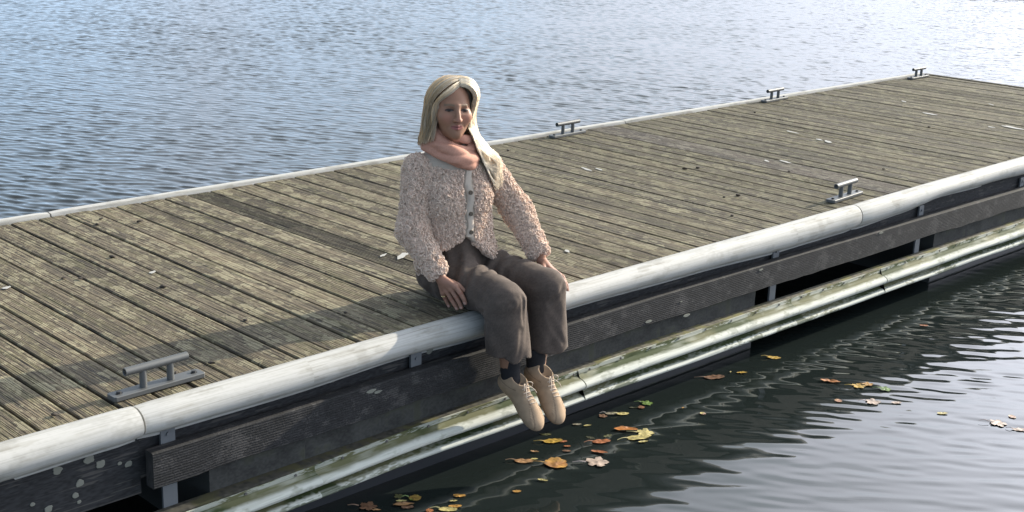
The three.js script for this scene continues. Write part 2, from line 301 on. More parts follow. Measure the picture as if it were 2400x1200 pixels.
  // ---------- white fenders ----------
  const [fmap] = paint(2048, 256, (i, j) => {
    const u = i / 2048, v = j / 256;                            // v: 0 at the deck, 1 at the foot
    const st = n2(u * 22, v * 70, 100), st2 = n2(u * 6, v * 120, 101), n = fbm2(u * 40, v * 6, 4, 102), fine = n2(u * 300, v * 40, 104);
    let d = 0.16 * step(0.05, 0.7, st) + 0.18 * step(0.2, 0.8, st2) + 0.20 * step(0.12, 0.45, n) + 0.05 * fine;
    d += 0.30 * step(0.09, 0.0, v) + (0.30 + 0.5 * n) * step(0.72, 0.79, v) * step(0.86, 0.81, v) + 0.16 * step(0.5, 0.7, v) * step(0.0, 0.5, n2(u * 10, v * 60, 105));
    d = clamp(d); const c = step(0.3, 0.55, n2(u * 18, v * 30, 103) + 0.4 * n) * 0.45;
    let r = mix(0.47, 0.13, d), g = mix(0.46, 0.118, d), b = mix(0.43, 0.085, d);
    return [r * (1 - 0.25 * c), g * (1 - 0.27 * c), b * (1 - 0.32 * c)];
  });
  const pvc = new THREE.MeshPhysicalMaterial({ map: fmap, roughness: 0.72, specularIntensity: 0.5 });
  const SAG = [[-5, -0.012], [-1.1, -0.010], [-0.7, 0.002], [-0.1, -0.002], [0.4, 0.005], [0.8, -0.007], [1.35, 0.004], [2.2, -0.008], [3.0, -0.026], [3.7, -0.030], [4.15, -0.019], [4.62, 0.010], [5.2, -0.006], [5.8, -0.020], [9, -0.02]];
  const sag = (x) => { for (let k = 1; k < SAG.length; k++) if (x <= SAG[k][0]) return mix(SAG[k - 1][1], SAG[k][1], fade(clamp((x - SAG[k - 1][0]) / (SAG[k][0] - SAG[k - 1][0])))); return 0; };
  const fender = (x0, x1, side, zEdge, scale = 1) => {          // D-shaped rail: bulge above, thin screwed lip below
    const rings = [], n = Math.ceil((x1 - x0) / 0.06), per = [];
    for (let k = 0; k <= 14; k++) { const a = mix(1.95, -1.45, k / 14), e = 1; per.push([0.030 + 0.060 * Math.max(Math.cos(a), -0.5), -0.041 + 0.049 * Math.sin(a)]); }
    per.push([0.0165, -0.090], [0.0165, -0.112], [0.010, -0.112], [0.009, -0.04], [0.003, -0.012]);
    for (let i = 0; i <= n; i++) {
      const x = mix(x0, x1, i / n), s = sag(x), near = Math.min(x - x0, x1 - x), endr = near < 0.012 ? 0.94 : 1;
      rings.push(per.map(([z, y]) => { const f = clamp((0.01 - y) / 0.1); return [x, (y + 0.04) * endr * scale - 0.04 + s * f, zEdge + side * (z * endr * scale + 0.010 * n2(x * 1.7, y * 9, 9) * f)]; }));
    }
    const g = loft(rings, { crease: 0.9, uScale: 1 / 3, u0: x0 / 3, vs: per.map((_, k) => k < 15 ? 0.01 + 0.78 * k / 14 : [0.82, 0.90, 0.93, 0.95, 0.97][k - 15]) });
    return g;
  };
  const screwMat = std(0.16, 0.15, 0.14, 0.5, { metalness: 0.5 });
  const screw = (x, y, z, parent, r = 0.006) => { const g = new THREE.CylinderGeometry(r, r * 1.1, 0.004, 8); g.rotateX(Math.PI / 2); g.translate(x, y, z); mesh('screw', g, screwMat, parent); };
  for (const [a, b] of [[-4.2, -0.650], [-0.642, 3.627], [3.635, 7.9], [7.908, 8.76]]) {
    const f = mesh('fender', fender(a, b, 1, 0, a < -1 ? 1.05 : 1), pvc, pontoon);
    for (let x = a + 0.12; x < b && x < 5; x += 0.47) if (x > -1.2) screw(x, -0.101 + sag(x), 0.018, f, 0.004);
  }
  for (const [a, b] of [[-4.2, 0.2], [0.208, 4.45], [4.458, 8.74]]) mesh('fender', fender(a, b, -1, -DECK.w, 1.05), pvc, pontoon).position.y = 0.008;

  // lower fender: flange and two bulges, green with algae in the hollow
  const [lmap] = paint(2048, 256, (i, j) => {
    const u = i / 2048, v = j / 256;
    const n = fbm2(u * 26, v * 5, 4, 110), fine = n2(u * 220, v * 50, 111), st = n2(u * 30, v * 60, 112), right = 0;
    const hollow = step(0.49, 0.56, v + 0.03 * n) * step(0.735, 0.68, v + 0.05 * n), foot = step(0.84, 0.93, v + 0.06 * n), top = step(0.15, 0.20, v) * step(0.335, 0.27, v + 0.05 * n), flange = step(0.21, 0.16, v);
    let d = clamp(hollow * (0.95 + 0.5 * n + 0.2 * fine) + foot * 0.95 + top * (0.85 + 0.5 * n) + flange * (0.32 + 0.5 * step(-0.05, 0.4, n + 0.3 * fine)) + 0.30 * step(0.10, 0.42, n + 0.2 * fine) + 0.10 + 0.35 * step(0.64, 0.72, v) * step(0.02, 0.25, n + 0.35 * fine) + 0.14 * step(0.1, 0.7, st));
    const al = step(0.0, 0.35, n2(u * 12, v * 3, 113) + 0.3 * n);
    return [mix(0.58, mix(0.12, 0.040, al), d), mix(0.59, mix(0.12, 0.055, al), d), mix(0.53, mix(0.06, 0.018, al), d)];
  });
  const lowMat = new THREE.MeshPhysicalMaterial({ map: lmap, roughness: 0.78, specularIntensity: 0.5 });
  const lowFender = (x0, x1) => {
    const rings = [], n = Math.ceil((x1 - x0) / 0.08), per = [[0.084, 0], [0.089, -0.001], [0.089, -0.022]];
    for (let k = 0; k <= 9; k++) { const a = mix(1.35, -1.3, k / 9); per.push([0.090 + 0.050 * Math.cos(a), -0.058 + 0.027 * Math.sin(a)]); }
    per.push([0.092, -0.092]);
    for (let k = 0; k <= 8; k++) { const a = mix(1.2, -1.5, k / 8); per.push([0.090 + 0.044 * Math.cos(a), -0.122 + 0.020 * Math.sin(a)]); }
    per.push([0.084, -0.147]);
    for (let i = 0; i <= n; i++) { const x = mix(x0, x1, i / n), sc = mix(0.85, 1.02, step(0, 2.6, x)), w = 0.003 * n2(x * 2, 5, 17); rings.push(per.map(([z, y]) => [x, -0.367 - 0.014 * step(0.6, -0.5, x) + drop(x) + y * sc + w, z + 0.004 * n2(x * 1.3, y * 8, 18)])); }
    return loft(rings, { crease: 0.9, uScale: 1 / 3, u0: x0 / 3, vs: per.map((_, k) => k < 3 ? [0.01, 0.06, 0.2][k] : k < 13 ? 0.26 + 0.30 * (k - 3) / 9 : k === 13 ? 0.62 : k < 23 ? 0.68 + 0.26 * (k - 14) / 8 : 0.98) });
  };
  for (const [a, b] of [[-4.2, -1.39], [-1.383, 1.375], [1.382, 3.88], [3.887, 6.4], [6.407, 8.76]]) {
    const f = mesh('lower_fender', lowFender(a, b), lowMat, pontoon);
    for (let x = a + 0.07; x < b; x += 0.205) if (x > -0.8 && x < 6.4) screw(x, -0.377 - 0.014 * step(0.6, -0.5, x) + drop(x), 0.090, f, 0.005);
  }

  // bird droppings and a few dried leaves on the boards
  const whiteMat = std(0.36, 0.35, 0.32, 0.9), B = rng(17);
  const splat = (x, z, a, b, turn) => { const s = new THREE.Shape(), n = 26, ph = B() * 90; for (let k = 0; k < n; k++) { const w = k / n * 6.2832, q = 1 + 0.55 * fbm2(Math.cos(w) * 2 + ph, Math.sin(w) * 2, 3, 6); k ? s.lineTo(q * a * Math.cos(w), q * b * Math.sin(w)) : s.moveTo(q * a, 0); } const g = new THREE.ExtrudeGeometry(s, { depth: 0.0012, bevelEnabled: false }); g.rotateX(-Math.PI / 2); g.rotateY(turn); g.translate(x, 0.0035, z); return g; };
  for (const [x, z, a, b, t] of [[1.10, -0.745, 0.055, 0.018, 0.6], [1.035, -0.80, 0.028, 0.008, 0.4], [3.10, -1.44, 0.05, 0.012, 1.3], [3.16, -1.40, 0.03, 0.01, 1.3], [4.28, -0.85, 0.055, 0.012, 1.4], [4.2, -0.93, 0.03, 0.01, 1], [5.08, -1.045, 0.04, 0.02, 1], [5.09, -1.12, 0.03, 0.014, 1.2], [6.73, -1.17, 0.06, 0.02, 1.4], [6.72, -0.52, 0.10, 0.03, 1.45], [6.6, -0.62, 0.03, 0.014, 1.4], [5.17, -1.39, 0.05, 0.012, 1.4], [1.74, -0.333, 0.022, 0.010, 1], [-0.43, -1.37, 0.022, 0.012, 0.4], [0.12, -1.2, 0.02, 0.01, 0.5], [7.1, -1.6, 0.03, 0.012, 1], [7.6, -1.1, 0.03, 0.01, 1], [2.25, -1.6, 0.016, 0.008, 1]]) mesh('bird_dropping', splat(x, z, a, b, t), whiteMat, pontoon);
}
const litterMat = std(0.035, 0.026, 0.018, 0.9, { side: THREE.DoubleSide });
{
  const R = rng(23), list = [];
  const spots = [[0.30, -2.02], [0.36, -2.1], [0.48, -1.95], [-0.2, -1.35], [-0.15, -1.3], [0.05, -1.0], [-0.55, -1.25], [-0.6, -1.22], [0.42, -0.28], [0.08, -0.45], [0.1, -1.5], [3.6, -1.1], [3.68, -1.07], [2.2, -1.1], [3.2, -0.52], [3.3, -0.5], [5.6, -2.0], [4.6, -0.35], [2.0, -1.6], [-0.4, -0.14], [-0.86, -0.08], [2.9, -0.25], [6.2, -0.9]];
  for (let k = 0; k < 5; k++) spots.push([R() * 8 - 1, -R() * 2.2]);
  for (const [x, z] of spots) { const g = new THREE.SphereGeometry(0.006 + 0.005 * R(), 7, 5), p = g.attributes.position; for (let k = 0; k < p.count; k++) { const q = 1 + 0.6 * n3(p.getX(k) * 120 + x * 9, p.getY(k) * 120, p.getZ(k) * 120); p.setXYZ(k, p.getX(k) * q * 1.4, p.getY(k) * q * 0.45, p.getZ(k) * q); } g.computeVertexNormals(); g.rotateY(R() * 6.28); g.translate(x, 0.006, z); list.push(g); }
  tag(mesh('leaf_litter', merge(list), litterMat), 'small dark dried leaf crumbs scattered over the deck boards', null, null, 'stuff');
}

// ---------- mooring cleats ----------
{
  const gal = std(0.12, 0.122, 0.12, 0.55, { metalness: 0.4 }), dark = std(0.03, 0.03, 0.03, 0.6);
  const make = () => {
    const c = new THREE.Group();
    const bs = new THREE.Shape(); bs.moveTo(-0.16, -0.026); bs.lineTo(0.16, -0.026); bs.lineTo(0.166, -0.02); bs.lineTo(0.166, 0.02); bs.lineTo(0.16, 0.026); bs.lineTo(-0.16, 0.026); bs.lineTo(-0.166, 0.02); bs.lineTo(-0.166, -0.02);
    for (const s of [-1, 1]) { const h = new THREE.Path(); for (let k = 0; k <= 16; k++) { const a = k / 16 * 6.2832, x = s * 0.138 + 0.007 * Math.cos(a) + (Math.cos(a) > 0 ? 0.006 : -0.006), y = 0.007 * Math.sin(a); k ? h.lineTo(x, y) : h.moveTo(x, y); } bs.holes.push(h); }
    const bg = new THREE.ExtrudeGeometry(bs, { depth: 0.013, bevelSize: 0.0015, bevelThickness: 0.0015, bevelSegments: 1 }); bg.rotateX(-Math.PI / 2); bg.translate(0, 0.004, 0);
    mesh('base_plate', bg, gal, c);
    for (const s of [-1, 1]) {
      const p = new THREE.CylinderGeometry(0.0115, 0.0125, 0.062, 14); p.translate(s * 0.05, 0.048, 0); mesh('post', p, gal, c);
      const b = new THREE.CylinderGeometry(0.008, 0.008, 0.009, 6); b.translate(s * 0.138, 0.0215, 0); mesh('bolt', b, dark, c);
    }
    const bar = new THREE.LatheGeometry([[0.0095, -0.105], [0.0095, -0.115], [0.0128, -0.115], [0.0138, -0.114], [0.0138, 0.114], [0.0128, 0.115], [0.0095, 0.115], [0.0095, 0.105], [0, 0.105], [0, -0.105], [0.0095, -0.105]].map(([a, b]) => new THREE.Vector2(a, -b)), 18); bar.rotateZ(Math.PI / 2); bar.translate(0, 0.085, 0); mesh('bar', bar, gal, c);
    return c;
  };
  const proto = make();
  [[-0.505, -0.080, 0.02, 'grey metal mooring cleat nearest the viewer, beside the fender joint at the left', ],
    [3.74, -0.100, 0.06, 'grey metal mooring cleat on the near edge right of the woman, above a fender joint'],
    [3.78, -2.228, 0.05, 'dark mooring cleat on the far edge just right of the woman\'s shoulder'],
    [6.22, -2.247, 0.05, 'dark mooring cleat in the middle of the three along the far edge'],
    [8.47, -2.215, 0.03, 'dark mooring cleat at the far corner of the pontoon']].forEach(([x, z, turn, label], i) => {
    const c = i ? proto.clone() : proto; c.name = numbered('mooring_cleat'); c.position.set(x, 0, z); c.rotation.y = turn; scene.add(c); tag(c, label, 'mooring cleat', 'mooring cleats along the pontoon edges');
  });
}
// ---------- fallen leaves on the water: [x, z, length, turn, colour, shape, label] ----------
const LEAVES = [
  [0.988, 0.341, 0.098, -0.69, 'amber', 'round', 'large round leaf, yellow and brown, below the toe of the shoes'],
  [0.905, 0.242, 0.071, -0.81, 'tan', 'oval', 'tan veined oval leaf left of the large round yellow and brown leaf'],
  [1.125, 0.439, 0.099, -0.69, 'pale', 'lobed', 'pale pinkish three lobed leaf with a white stalk trailing toward the viewer'],
  [1.135, 0.183, 0.078, -0.57, 'yellow', 'oval', 'golden oval leaf floating closest to the toe of the left shoe'],
  [1.166, 0.214, 0.032, -0.54, 'rust', 'oval', 'small rust leaf tucked against the end of the golden oval leaf'],
  [1.144, 0.256, 0.028, -0.69, 'rust', 'oval', 'small oval reddish leaf just behind the golden oval leaf'],
  [1.109, 0.286, 0.031, -0.84, 'brown', 'oval', 'small dull pink brown leaf between the golden leaf and the pale lobed leaf'],
  [1.204, 0.380, 0.076, -1.07, 'rust', 'curl', 'narrow rust brown curled leaf behind the pale lobed leaf'],
  [1.288, 0.314, 0.074, -0.57, 'rust', 'oval', 'orange red leaf floating between the submerged green leaves and the curled orange leaf'],
  [1.356, 0.291, 0.039, -0.26, 'olive', 'oval', 'dark olive leaf half under water beside the orange red leaf'],
  [1.287, 0.257, 0.039, -1.35, 'dark', 'oval', 'murky green leaf mostly under water among thin stalks'],
  [1.463, 0.299, 0.109, -0.74, 'orange', 'curl', 'bright orange curled leaf with a twisted stalk end'],
  [1.501, 0.376, 0.079, -0.61, 'lemon', 'lobed', 'pale yellow lobed leaf lying on a pale green leaf'],
  [1.439, 0.387, 0.093, -0.49, 'lemon', 'oval', 'pale green pointed leaf partly under the yellow lobed leaf'],
  [1.422, 0.429, 0.046, -0.41, 'lemon', 'curl', 'small cream folded leaf nearest the viewer beside the pale green pointed leaf'],
  [1.548, 0.144, 0.052, -0.68, 'grey', 'oval', 'greyish cream leaf touching a cream leaf near the white lower fender'],
  [1.585, 0.180, 0.056, -0.50, 'lemon', 'oval', 'cream pointed leaf touching a greyish leaf near the white lower fender'],
  [1.498, 0.140, 0.041, -0.76, 'brown', 'lobed', 'small tattered brown leaf beside the greyish cream leaf'],
  [1.763, 0.169, 0.057, -0.68, 'green', 'lobed', 'fresh green leaf floating beside the black float right of the shoes'],
  [1.705, 0.185, 0.034, -0.68, 'brown', 'round', 'small brown leaf just below the fresh green leaf'],
  [1.677, 0.162, 0.038, -0.68, 'dark', 'curl', 'dark submerged brown leaf left of the small brown leaf'],
  [1.341, 0.130, 0.036, -0.68, 'grey', 'oval', 'dull grey leaf with a long pale stalk hanging in the water'],
  [1.365, 0.168, 0.036, -0.47, 'lemon', 'curl', 'small curled cream leaf right of the dull grey leaf with a stalk'],
  [1.165, 0.113, 0.046, -0.76, 'olive', 'oval', 'faint olive leaf at the edge of the black float below the left shoe'],
  [1.002, 0.208, 0.035, -0.91, 'tan', 'curl', 'thin tan sliver of leaf above the tan veined oval leaf'],
  [0.952, 0.256, 0.027, -0.69, 'lemon', 'oval', 'tiny yellow leaf scrap touching the tan veined oval leaf'],
  [0.839, 0.411, 0.040, -0.98, 'lemon', 'curl', 'thin pale leaf sliver lying on the reflection of the white fender'],
  [0.695, 0.414, 0.032, -0.70, 'amber', 'oval', 'single small golden leaf alone on the dark water left of centre'],
  [0.504, 0.300, 0.045, -0.70, 'amber', 'oval', 'golden leaf at the top of a column of four small leaves'],
  [0.457, 0.320, 0.032, -0.50, 'lemon', 'curl', 'cream leaf second from the top of a column of four small leaves'],
  [0.435, 0.355, 0.044, -0.70, 'amber', 'oval', 'golden leaf third from the top of a column of four small leaves'],
  [0.398, 0.355, 0.065, -0.86, 'lemon', 'oval', 'pale yellow leaf at the bottom of a column of four small leaves'],
  [0.341, 0.320, 0.031, -0.70, 'rust', 'round', 'reddish round leaf left of the column of four small leaves'],
  [0.364, 0.211, 0.051, -0.90, 'green', 'round', 'rounded green leaf at the right of the leaf heap by the float'],
  [0.309, 0.196, 0.041, -0.63, 'lemon', 'curl', 'rolled pale leaf in the middle of the leaf heap by the float'],
  [0.297, 0.222, 0.081, -0.62, 'tan', 'curl', 'long pale curled leaf edge lying across the leaf heap by the float'],
  [0.296, 0.247, 0.044, -0.57, 'brown', 'oval', 'brown leaf under the long pale curled leaf in the heap'],
  [0.332, 0.157, 0.041, -0.83, 'olive', 'lobed', 'dull green lobed leaf at the back of the leaf heap by the float'],
  [0.188, 0.152, 0.072, -0.76, 'brown', 'lobed', 'dark brown leaf nearest the float at the bottom left leaf heap'],
  [0.195, 0.193, 0.034, -0.70, 'tan', 'curl', 'small pale curled leaf beside the dark brown leaf'],
  [2.267, 0.166, 0.097, -0.59, 'brown', 'oval', 'large brown leaf with a white fleck beside the end of the black float'],
  [2.385, 0.175, 0.018, 0.31, 'lemon', 'curl', 'tiny upright cream scrap right of the large brown leaf'],
  [2.419, 0.216, 0.057, -0.74, 'yellow', 'curl', 'narrow yellow leaf right of the large brown leaf and the cream scrap'],
  [2.724, 0.191, 0.064, -0.75, 'yellow', 'oval', 'single yellow leaf in the dark water off the end of the black float'],
  [1.847, 0.306, 0.015, -0.05, 'amber', 'oval', 'tiny orange scrap above the pale scrap on the zigzag reflection'],
  [1.866, 0.402, 0.028, -0.68, 'lemon', 'round', 'small pale scrap lying on the zigzag reflection of the fender'],
  [2.662, 0.551, 0.097, -0.93, 'orange', 'curl', 'brown orange curled leaf with an upright thin stalk on the right'],
  [2.718, 0.672, 0.068, -0.68, 'yellow', 'lobed', 'bright yellow leaf at the edge of the bright water on the right'],
  [2.773, 0.689, 0.053, -0.55, 'amber', 'lobed', 'brownish yellow leaf behind the bright yellow leaf on the right'],
  [2.784, 0.773, 0.060, -0.76, 'green', 'lobed', 'green leaf right of the bright yellow leaf at the edge of bright water'],
  [2.479, 0.708, 0.037, -0.68, 'tan', 'round', 'small round tan leaf with a stalk below the curled leaf on the right'],
  [2.593, 0.819, 0.074, -0.76, 'pale', 'lobed', 'pale cream leaf where the dark reflection meets the bright water'],
  [2.670, 0.894, 0.047, -0.76, 'pale', 'oval', 'small pale leaf on the bright water right of the cream leaf'],
  [2.721, 1.095, 0.046, -0.76, 'lemon', 'oval', 'pale yellow leaf alone on the bright water'],
  [2.814, 1.312, 0.083, -0.93, 'pale', 'lobed', 'pinkish pale lobed leaf on the bright water near the right edge'],
  [2.939, 1.321, 0.038, -0.68, 'lemon', 'round', 'small round yellow leaf above the pinkish leaves near the right edge'],
  [2.820, 1.407, 0.056, -0.93, 'pale', 'oval', 'long pinkish leaf at the right edge of the bright water'],
  [3.811, 0.423, 0.046, -0.75, 'rust', 'oval', 'tiny reddish leaf far off among the wavy reflections of the fender'],];
{
  const R = rng(61);
  const tones = { amber: [0.52, 0.27, 0.055], tan: [0.44, 0.24, 0.105], pale: [0.60, 0.46, 0.36], yellow: [0.55, 0.34, 0.05], rust: [0.40, 0.14, 0.05], brown: [0.21, 0.11, 0.06], orange: [0.52, 0.19, 0.035], olive: [0.10, 0.10, 0.035], dark: [0.05, 0.052, 0.022], lemon: [0.60, 0.50, 0.19], grey: [0.30, 0.27, 0.20], green: [0.13, 0.22, 0.035] };
  const leafMat = new THREE.MeshPhysicalMaterial({ vertexColors: true, roughness: 0.5, side: THREE.DoubleSide });
  const outline = { round: (a) => 0.5 * (0.92 + 0.05 * Math.sin(9 * a) + 0.03 * Math.sin(17 * a + 1)), oval: (a) => 0.5 / Math.sqrt(Math.cos(a) ** 2 + (Math.sin(a) / 0.52) ** 2) * (1 + 0.10 * Math.cos(a) ** 8 + 0.025 * Math.sin(22 * a)), lobed: (a) => 0.5 * (0.58 + 0.36 * Math.abs(Math.cos(2.5 * a)) ** 0.8 + 0.05 * Math.sin(15 * a)), curl: (a) => 0.5 / Math.sqrt(Math.cos(a) ** 2 + (Math.sin(a) / 0.34) ** 2) * (1 + 0.08 * Math.sin(5 * a)) };
  for (const [x, z, len, turn, tone, kind, label] of LEAVES) {
    const N = 40, M = 6, pos = [], col = [], idx = [], base = tones[tone], s = R() * 90, sub = tone === 'dark' || tone === 'olive';
    const bend = kind === 'curl' ? 0.55 : 0.08 + 0.16 * R(), cup = kind === 'curl' ? 1.7 : 0.25 * (R() - 0.2);
    for (let i = 0; i <= M; i++) for (let k = 0; k < N; k++) {
      const a = k / N * 6.2832, rr = (i / M) * outline[kind](a + 0.0) * (1 + 0.09 * n2(Math.cos(a) * 2 + s, Math.sin(a) * 2, 3)), px = rr * Math.cos(a), py = rr * Math.sin(a);
      const h = cup * py * py * 0.9 + bend * px * px * 0.35 + 0.025 * n2(px * 7 + s, py * 7, 5) + 0.01 * Math.abs(Math.sin(px * 26 + Math.abs(py) * 20)) * (1 - i / M);
      pos.push(px * len, h * len, py * len);
      const vein = Math.max(step(0.028, 0.008, Math.abs(py)), 0.55 * step(0.35, 0.0, Math.abs(((px * 9 - Math.abs(py) * 7 + 90) % 1) - 0.5))), n = n2(px * 5 + s, py * 5, 4), sp = step(0.45, 0.7, n2(px * 16 + s, py * 16, 7));
      const second = kind === 'round' ? step(-0.15, 0.25, n2(px * 2.4 + s, py * 2.4, 8)) : 0, f = 0.88 * (0.86 + 0.30 * n) * (1 - 0.28 * vein) * (1 - 0.5 * sp) * (i === M ? 0.72 : 1);
      col.push(mix(base[0], 0.36, second * 0.6) * f, mix(base[1], 0.14, second * 0.6) * f, base[2] * f);
    }
    for (let i = 0; i < M; i++) for (let k = 0; k < N; k++) { const a = i * N + k, b = i * N + (k + 1) % N, c = a + N, d = b + N; idx.push(a, b, c, b, d, c); }
    const g = geo(pos, idx, null, col); g.computeVertexNormals();
    const m = mesh('floating_leaf', g, leafMat);
    m.position.set(x, waterLevel(x) + (sub ? 0.001 : 0.004), z); m.rotation.set(0.10 * (R() - 0.5), turn, 0.06 * (R() - 0.5));
    tag(m, label, 'leaf', 'fallen leaves floating beside the pontoon');
    if (len > 0.05 && kind !== 'curl') { const st = tube([V(-0.46 * len, 0.003, 0), V(-0.72 * len, 0.008, 0.02 * len), V(-1.02 * len, 0.004, (R() - 0.5) * 0.25 * len)], 0.0022, 0.0014, 5, 6); mesh('stalk', st, std(base[0] * 0.9 + 0.08, base[1] * 0.9 + 0.06, base[2] + 0.04, 0.6), m); }
  }
}

// ---------- wooded far bank beyond the lake, mirrored at the top of the view ----------
{
  const R = rng(71), crowns = [], bankMat = std(0.07, 0.075, 0.035, 0.95), woodMat = std(0.055, 0.06, 0.028, 0.95);
  const dist = 115, rings = [];
  for (let a = 0; a <= 1.001; a += 0.02) { const az = mix(1.0, 2.3, a), d = dist + 14 * n2(a * 8, 1, 2), x = CAM.x + d * Math.sin(az), z = CAM.z - d * Math.cos(az), ox = Math.sin(az), oz = -Math.cos(az), y = waterLevel(x); rings.push([[x, y - 1, z], [x, y + 0.5, z], [x + 8 * ox, y + 1.6, z + 8 * oz], [x + 60 * ox, y + 3, z + 60 * oz], [x + 60 * ox, y - 1, z + 60 * oz]]); }
  tag(mesh('far_bank', loft(rings, { crease: 0.6 }), bankMat), 'low grassy far shore of the lake', null, null, 'structure');
  for (let k = 0; k < 150; k++) {
    const az = mix(1.02, 2.27, R()), d = dist + 16 + 26 * R(), x = CAM.x + d * Math.sin(az), z = CAM.z - d * Math.cos(az), h = (6 + 6 * R()) * mix(0.35, 1, step(1.0, 1.35, az)), w = 3.2 + 2 * R();
    const g = new THREE.IcosahedronGeometry(1, 3), p = g.attributes.position; for (let i = 0; i < p.count; i++) { const q = 1 + 0.35 * fbm3(p.getX(i) * 3 + k, p.getY(i) * 3, p.getZ(i) * 3, 3); p.setXYZ(i, p.getX(i) * q * w, p.getY(i) * q * h * 0.55, p.getZ(i) * q * w); }
    g.computeVertexNormals(); g.translate(x, waterLevel(x) + 1.5 + h * 0.55, z); crowns.push(g);
  }
  tag(mesh('far_wood', merge(crowns), woodMat), 'dark wood along the far shore', null, null, 'stuff');
}
// ---------- distance fields and their surfaces ----------
const smin = (a, b, k) => { const h = Math.max(k - Math.abs(a - b), 0) / k; return Math.min(a, b) - h * h * k * 0.25; };
const smax = (a, b, k) => -smin(-a, -b, k);
function cap(p, a, b, ra, rb) {                                 // tapered capsule
  const bx = b[0] - a[0], by = b[1] - a[1], bz = b[2] - a[2], px = p[0] - a[0], py = p[1] - a[1], pz = p[2] - a[2];
  const t = clamp((px * bx + py * by + pz * bz) / (bx * bx + by * by + bz * bz));
  return Math.hypot(px - t * bx, py - t * by, pz - t * bz) - (ra + (rb - ra) * t);
}
function ell(x, y, z, a, b, c) { const k0 = Math.hypot(x / a, y / b, z / c), k1 = Math.hypot(x / a / a, y / b / b, z / c / c); return k1 < 1e-9 ? -Math.min(a, b, c) : k0 * (k0 - 1) / k1; }
const sph = (p, x, y, z, r) => Math.hypot(p[0] - x, p[1] - y, p[2] - z) - r;
// surface nets: a smooth closed mesh of f = 0 inside the box lo..hi with cells of size h
function skin(f, lo, hi, h, colour) {
  const n = [0, 1, 2].map((k) => Math.ceil((hi[k] - lo[k]) / h) + 1), [nx, ny, nz] = n, val = new Float32Array(nx * ny * nz), B = 6, id = (i, j, k) => (k * ny + j) * nx + i, p = [0, 0, 0];
  for (let k0 = 0; k0 < nz; k0 += B) for (let j0 = 0; j0 < ny; j0 += B) for (let i0 = 0; i0 < nx; i0 += B) {
    const d = f([lo[0] + (i0 + B / 2) * h, lo[1] + (j0 + B / 2) * h, lo[2] + (k0 + B / 2) * h]), far = Math.abs(d) > B * h * 1.25 + 0.012;
    for (let k = k0; k < Math.min(nz, k0 + B); k++) for (let j = j0; j < Math.min(ny, j0 + B); j++) for (let i = i0; i < Math.min(nx, i0 + B); i++) { if (far) val[id(i, j, k)] = d; else { p[0] = lo[0] + i * h; p[1] = lo[1] + j * h; p[2] = lo[2] + k * h; val[id(i, j, k)] = f(p); } }
  }
  const cell = new Int32Array(nx * ny * nz).fill(-1), pos = [], idx = [];
  for (let k = 0; k < nz - 1; k++) for (let j = 0; j < ny - 1; j++) for (let i = 0; i < nx - 1; i++) {
    let s = 0, m = 0; const v = [];
    for (let c = 0; c < 8; c++) { const q = val[id(i + (c & 1), j + ((c >> 1) & 1), k + (c >> 2))]; v.push(q); if (q < 0) m++; }
    if (m === 0 || m === 8) continue;
    let x = 0, y = 0, z = 0;
    for (let c = 0; c < 8; c++) for (const b of [1, 2, 4]) if (!(c & b)) { const e = c | b; if ((v[c] < 0) !== (v[e] < 0)) { const t = v[c] / (v[c] - v[e]); x += (c & 1) + (b === 1 ? t : 0); y += ((c >> 1) & 1) + (b === 2 ? t : 0); z += (c >> 2) + (b === 4 ? t : 0); s++; } }
    cell[id(i, j, k)] = pos.length / 3; pos.push(lo[0] + (i + x / s) * h, lo[1] + (j + y / s) * h, lo[2] + (k + z / s) * h);
  }
  const quad = (a, b, c, d, flip) => { if (a < 0 || b < 0 || c < 0 || d < 0) return; flip ? idx.push(a, c, b, a, d, c) : idx.push(a, b, c, a, c, d); };
  for (let k = 1; k < nz - 1; k++) for (let j = 1; j < ny - 1; j++) for (let i = 1; i < nx - 1; i++) {
    const a = val[id(i, j, k)] < 0;
    if (a !== (val[id(i + 1, j, k)] < 0)) quad(cell[id(i, j - 1, k - 1)], cell[id(i, j, k - 1)], cell[id(i, j, k)], cell[id(i, j - 1, k)], !a);
    if (a !== (val[id(i, j + 1, k)] < 0)) quad(cell[id(i - 1, j, k - 1)], cell[id(i - 1, j, k)], cell[id(i, j, k)], cell[id(i, j, k - 1)], !a);
    if (a !== (val[id(i, j, k + 1)] < 0)) quad(cell[id(i - 1, j - 1, k)], cell[id(i, j - 1, k)], cell[id(i, j, k)], cell[id(i - 1, j, k)], !a);
  }
  const g = geo(pos, idx); g.computeVertexNormals();
  if (colour) { const P = g.attributes.position, N = g.attributes.normal, c = new Float32Array(P.count * 3); for (let k = 0; k < P.count; k++) c.set(colour([P.getX(k), P.getY(k), P.getZ(k)], [N.getX(k), N.getY(k), N.getZ(k)]), k * 3); g.setAttribute('color', new THREE.BufferAttribute(c, 3)); }
  return g;
}
const slope = (f, p, e = 0.002) => { const g = [0, 1, 2].map((k) => { const a = p.slice(), b = p.slice(); a[k] += e; b[k] -= e; return f(a) - f(b); }), l = Math.hypot(...g) || 1; return g.map((x) => x / l); };
const joinColoured = (list) => mergeGeometries(list.map((g) => { const q = g.clone(); for (const k of Object.keys(q.attributes)) if (!['position', 'normal', 'color'].includes(k)) q.deleteAttribute(k); return q; }));

// ---------- the woman ----------
const person = thing('person', 'woman with long pale hair, peach scarf and woolly cardigan sitting on the pontoon edge', 'person');
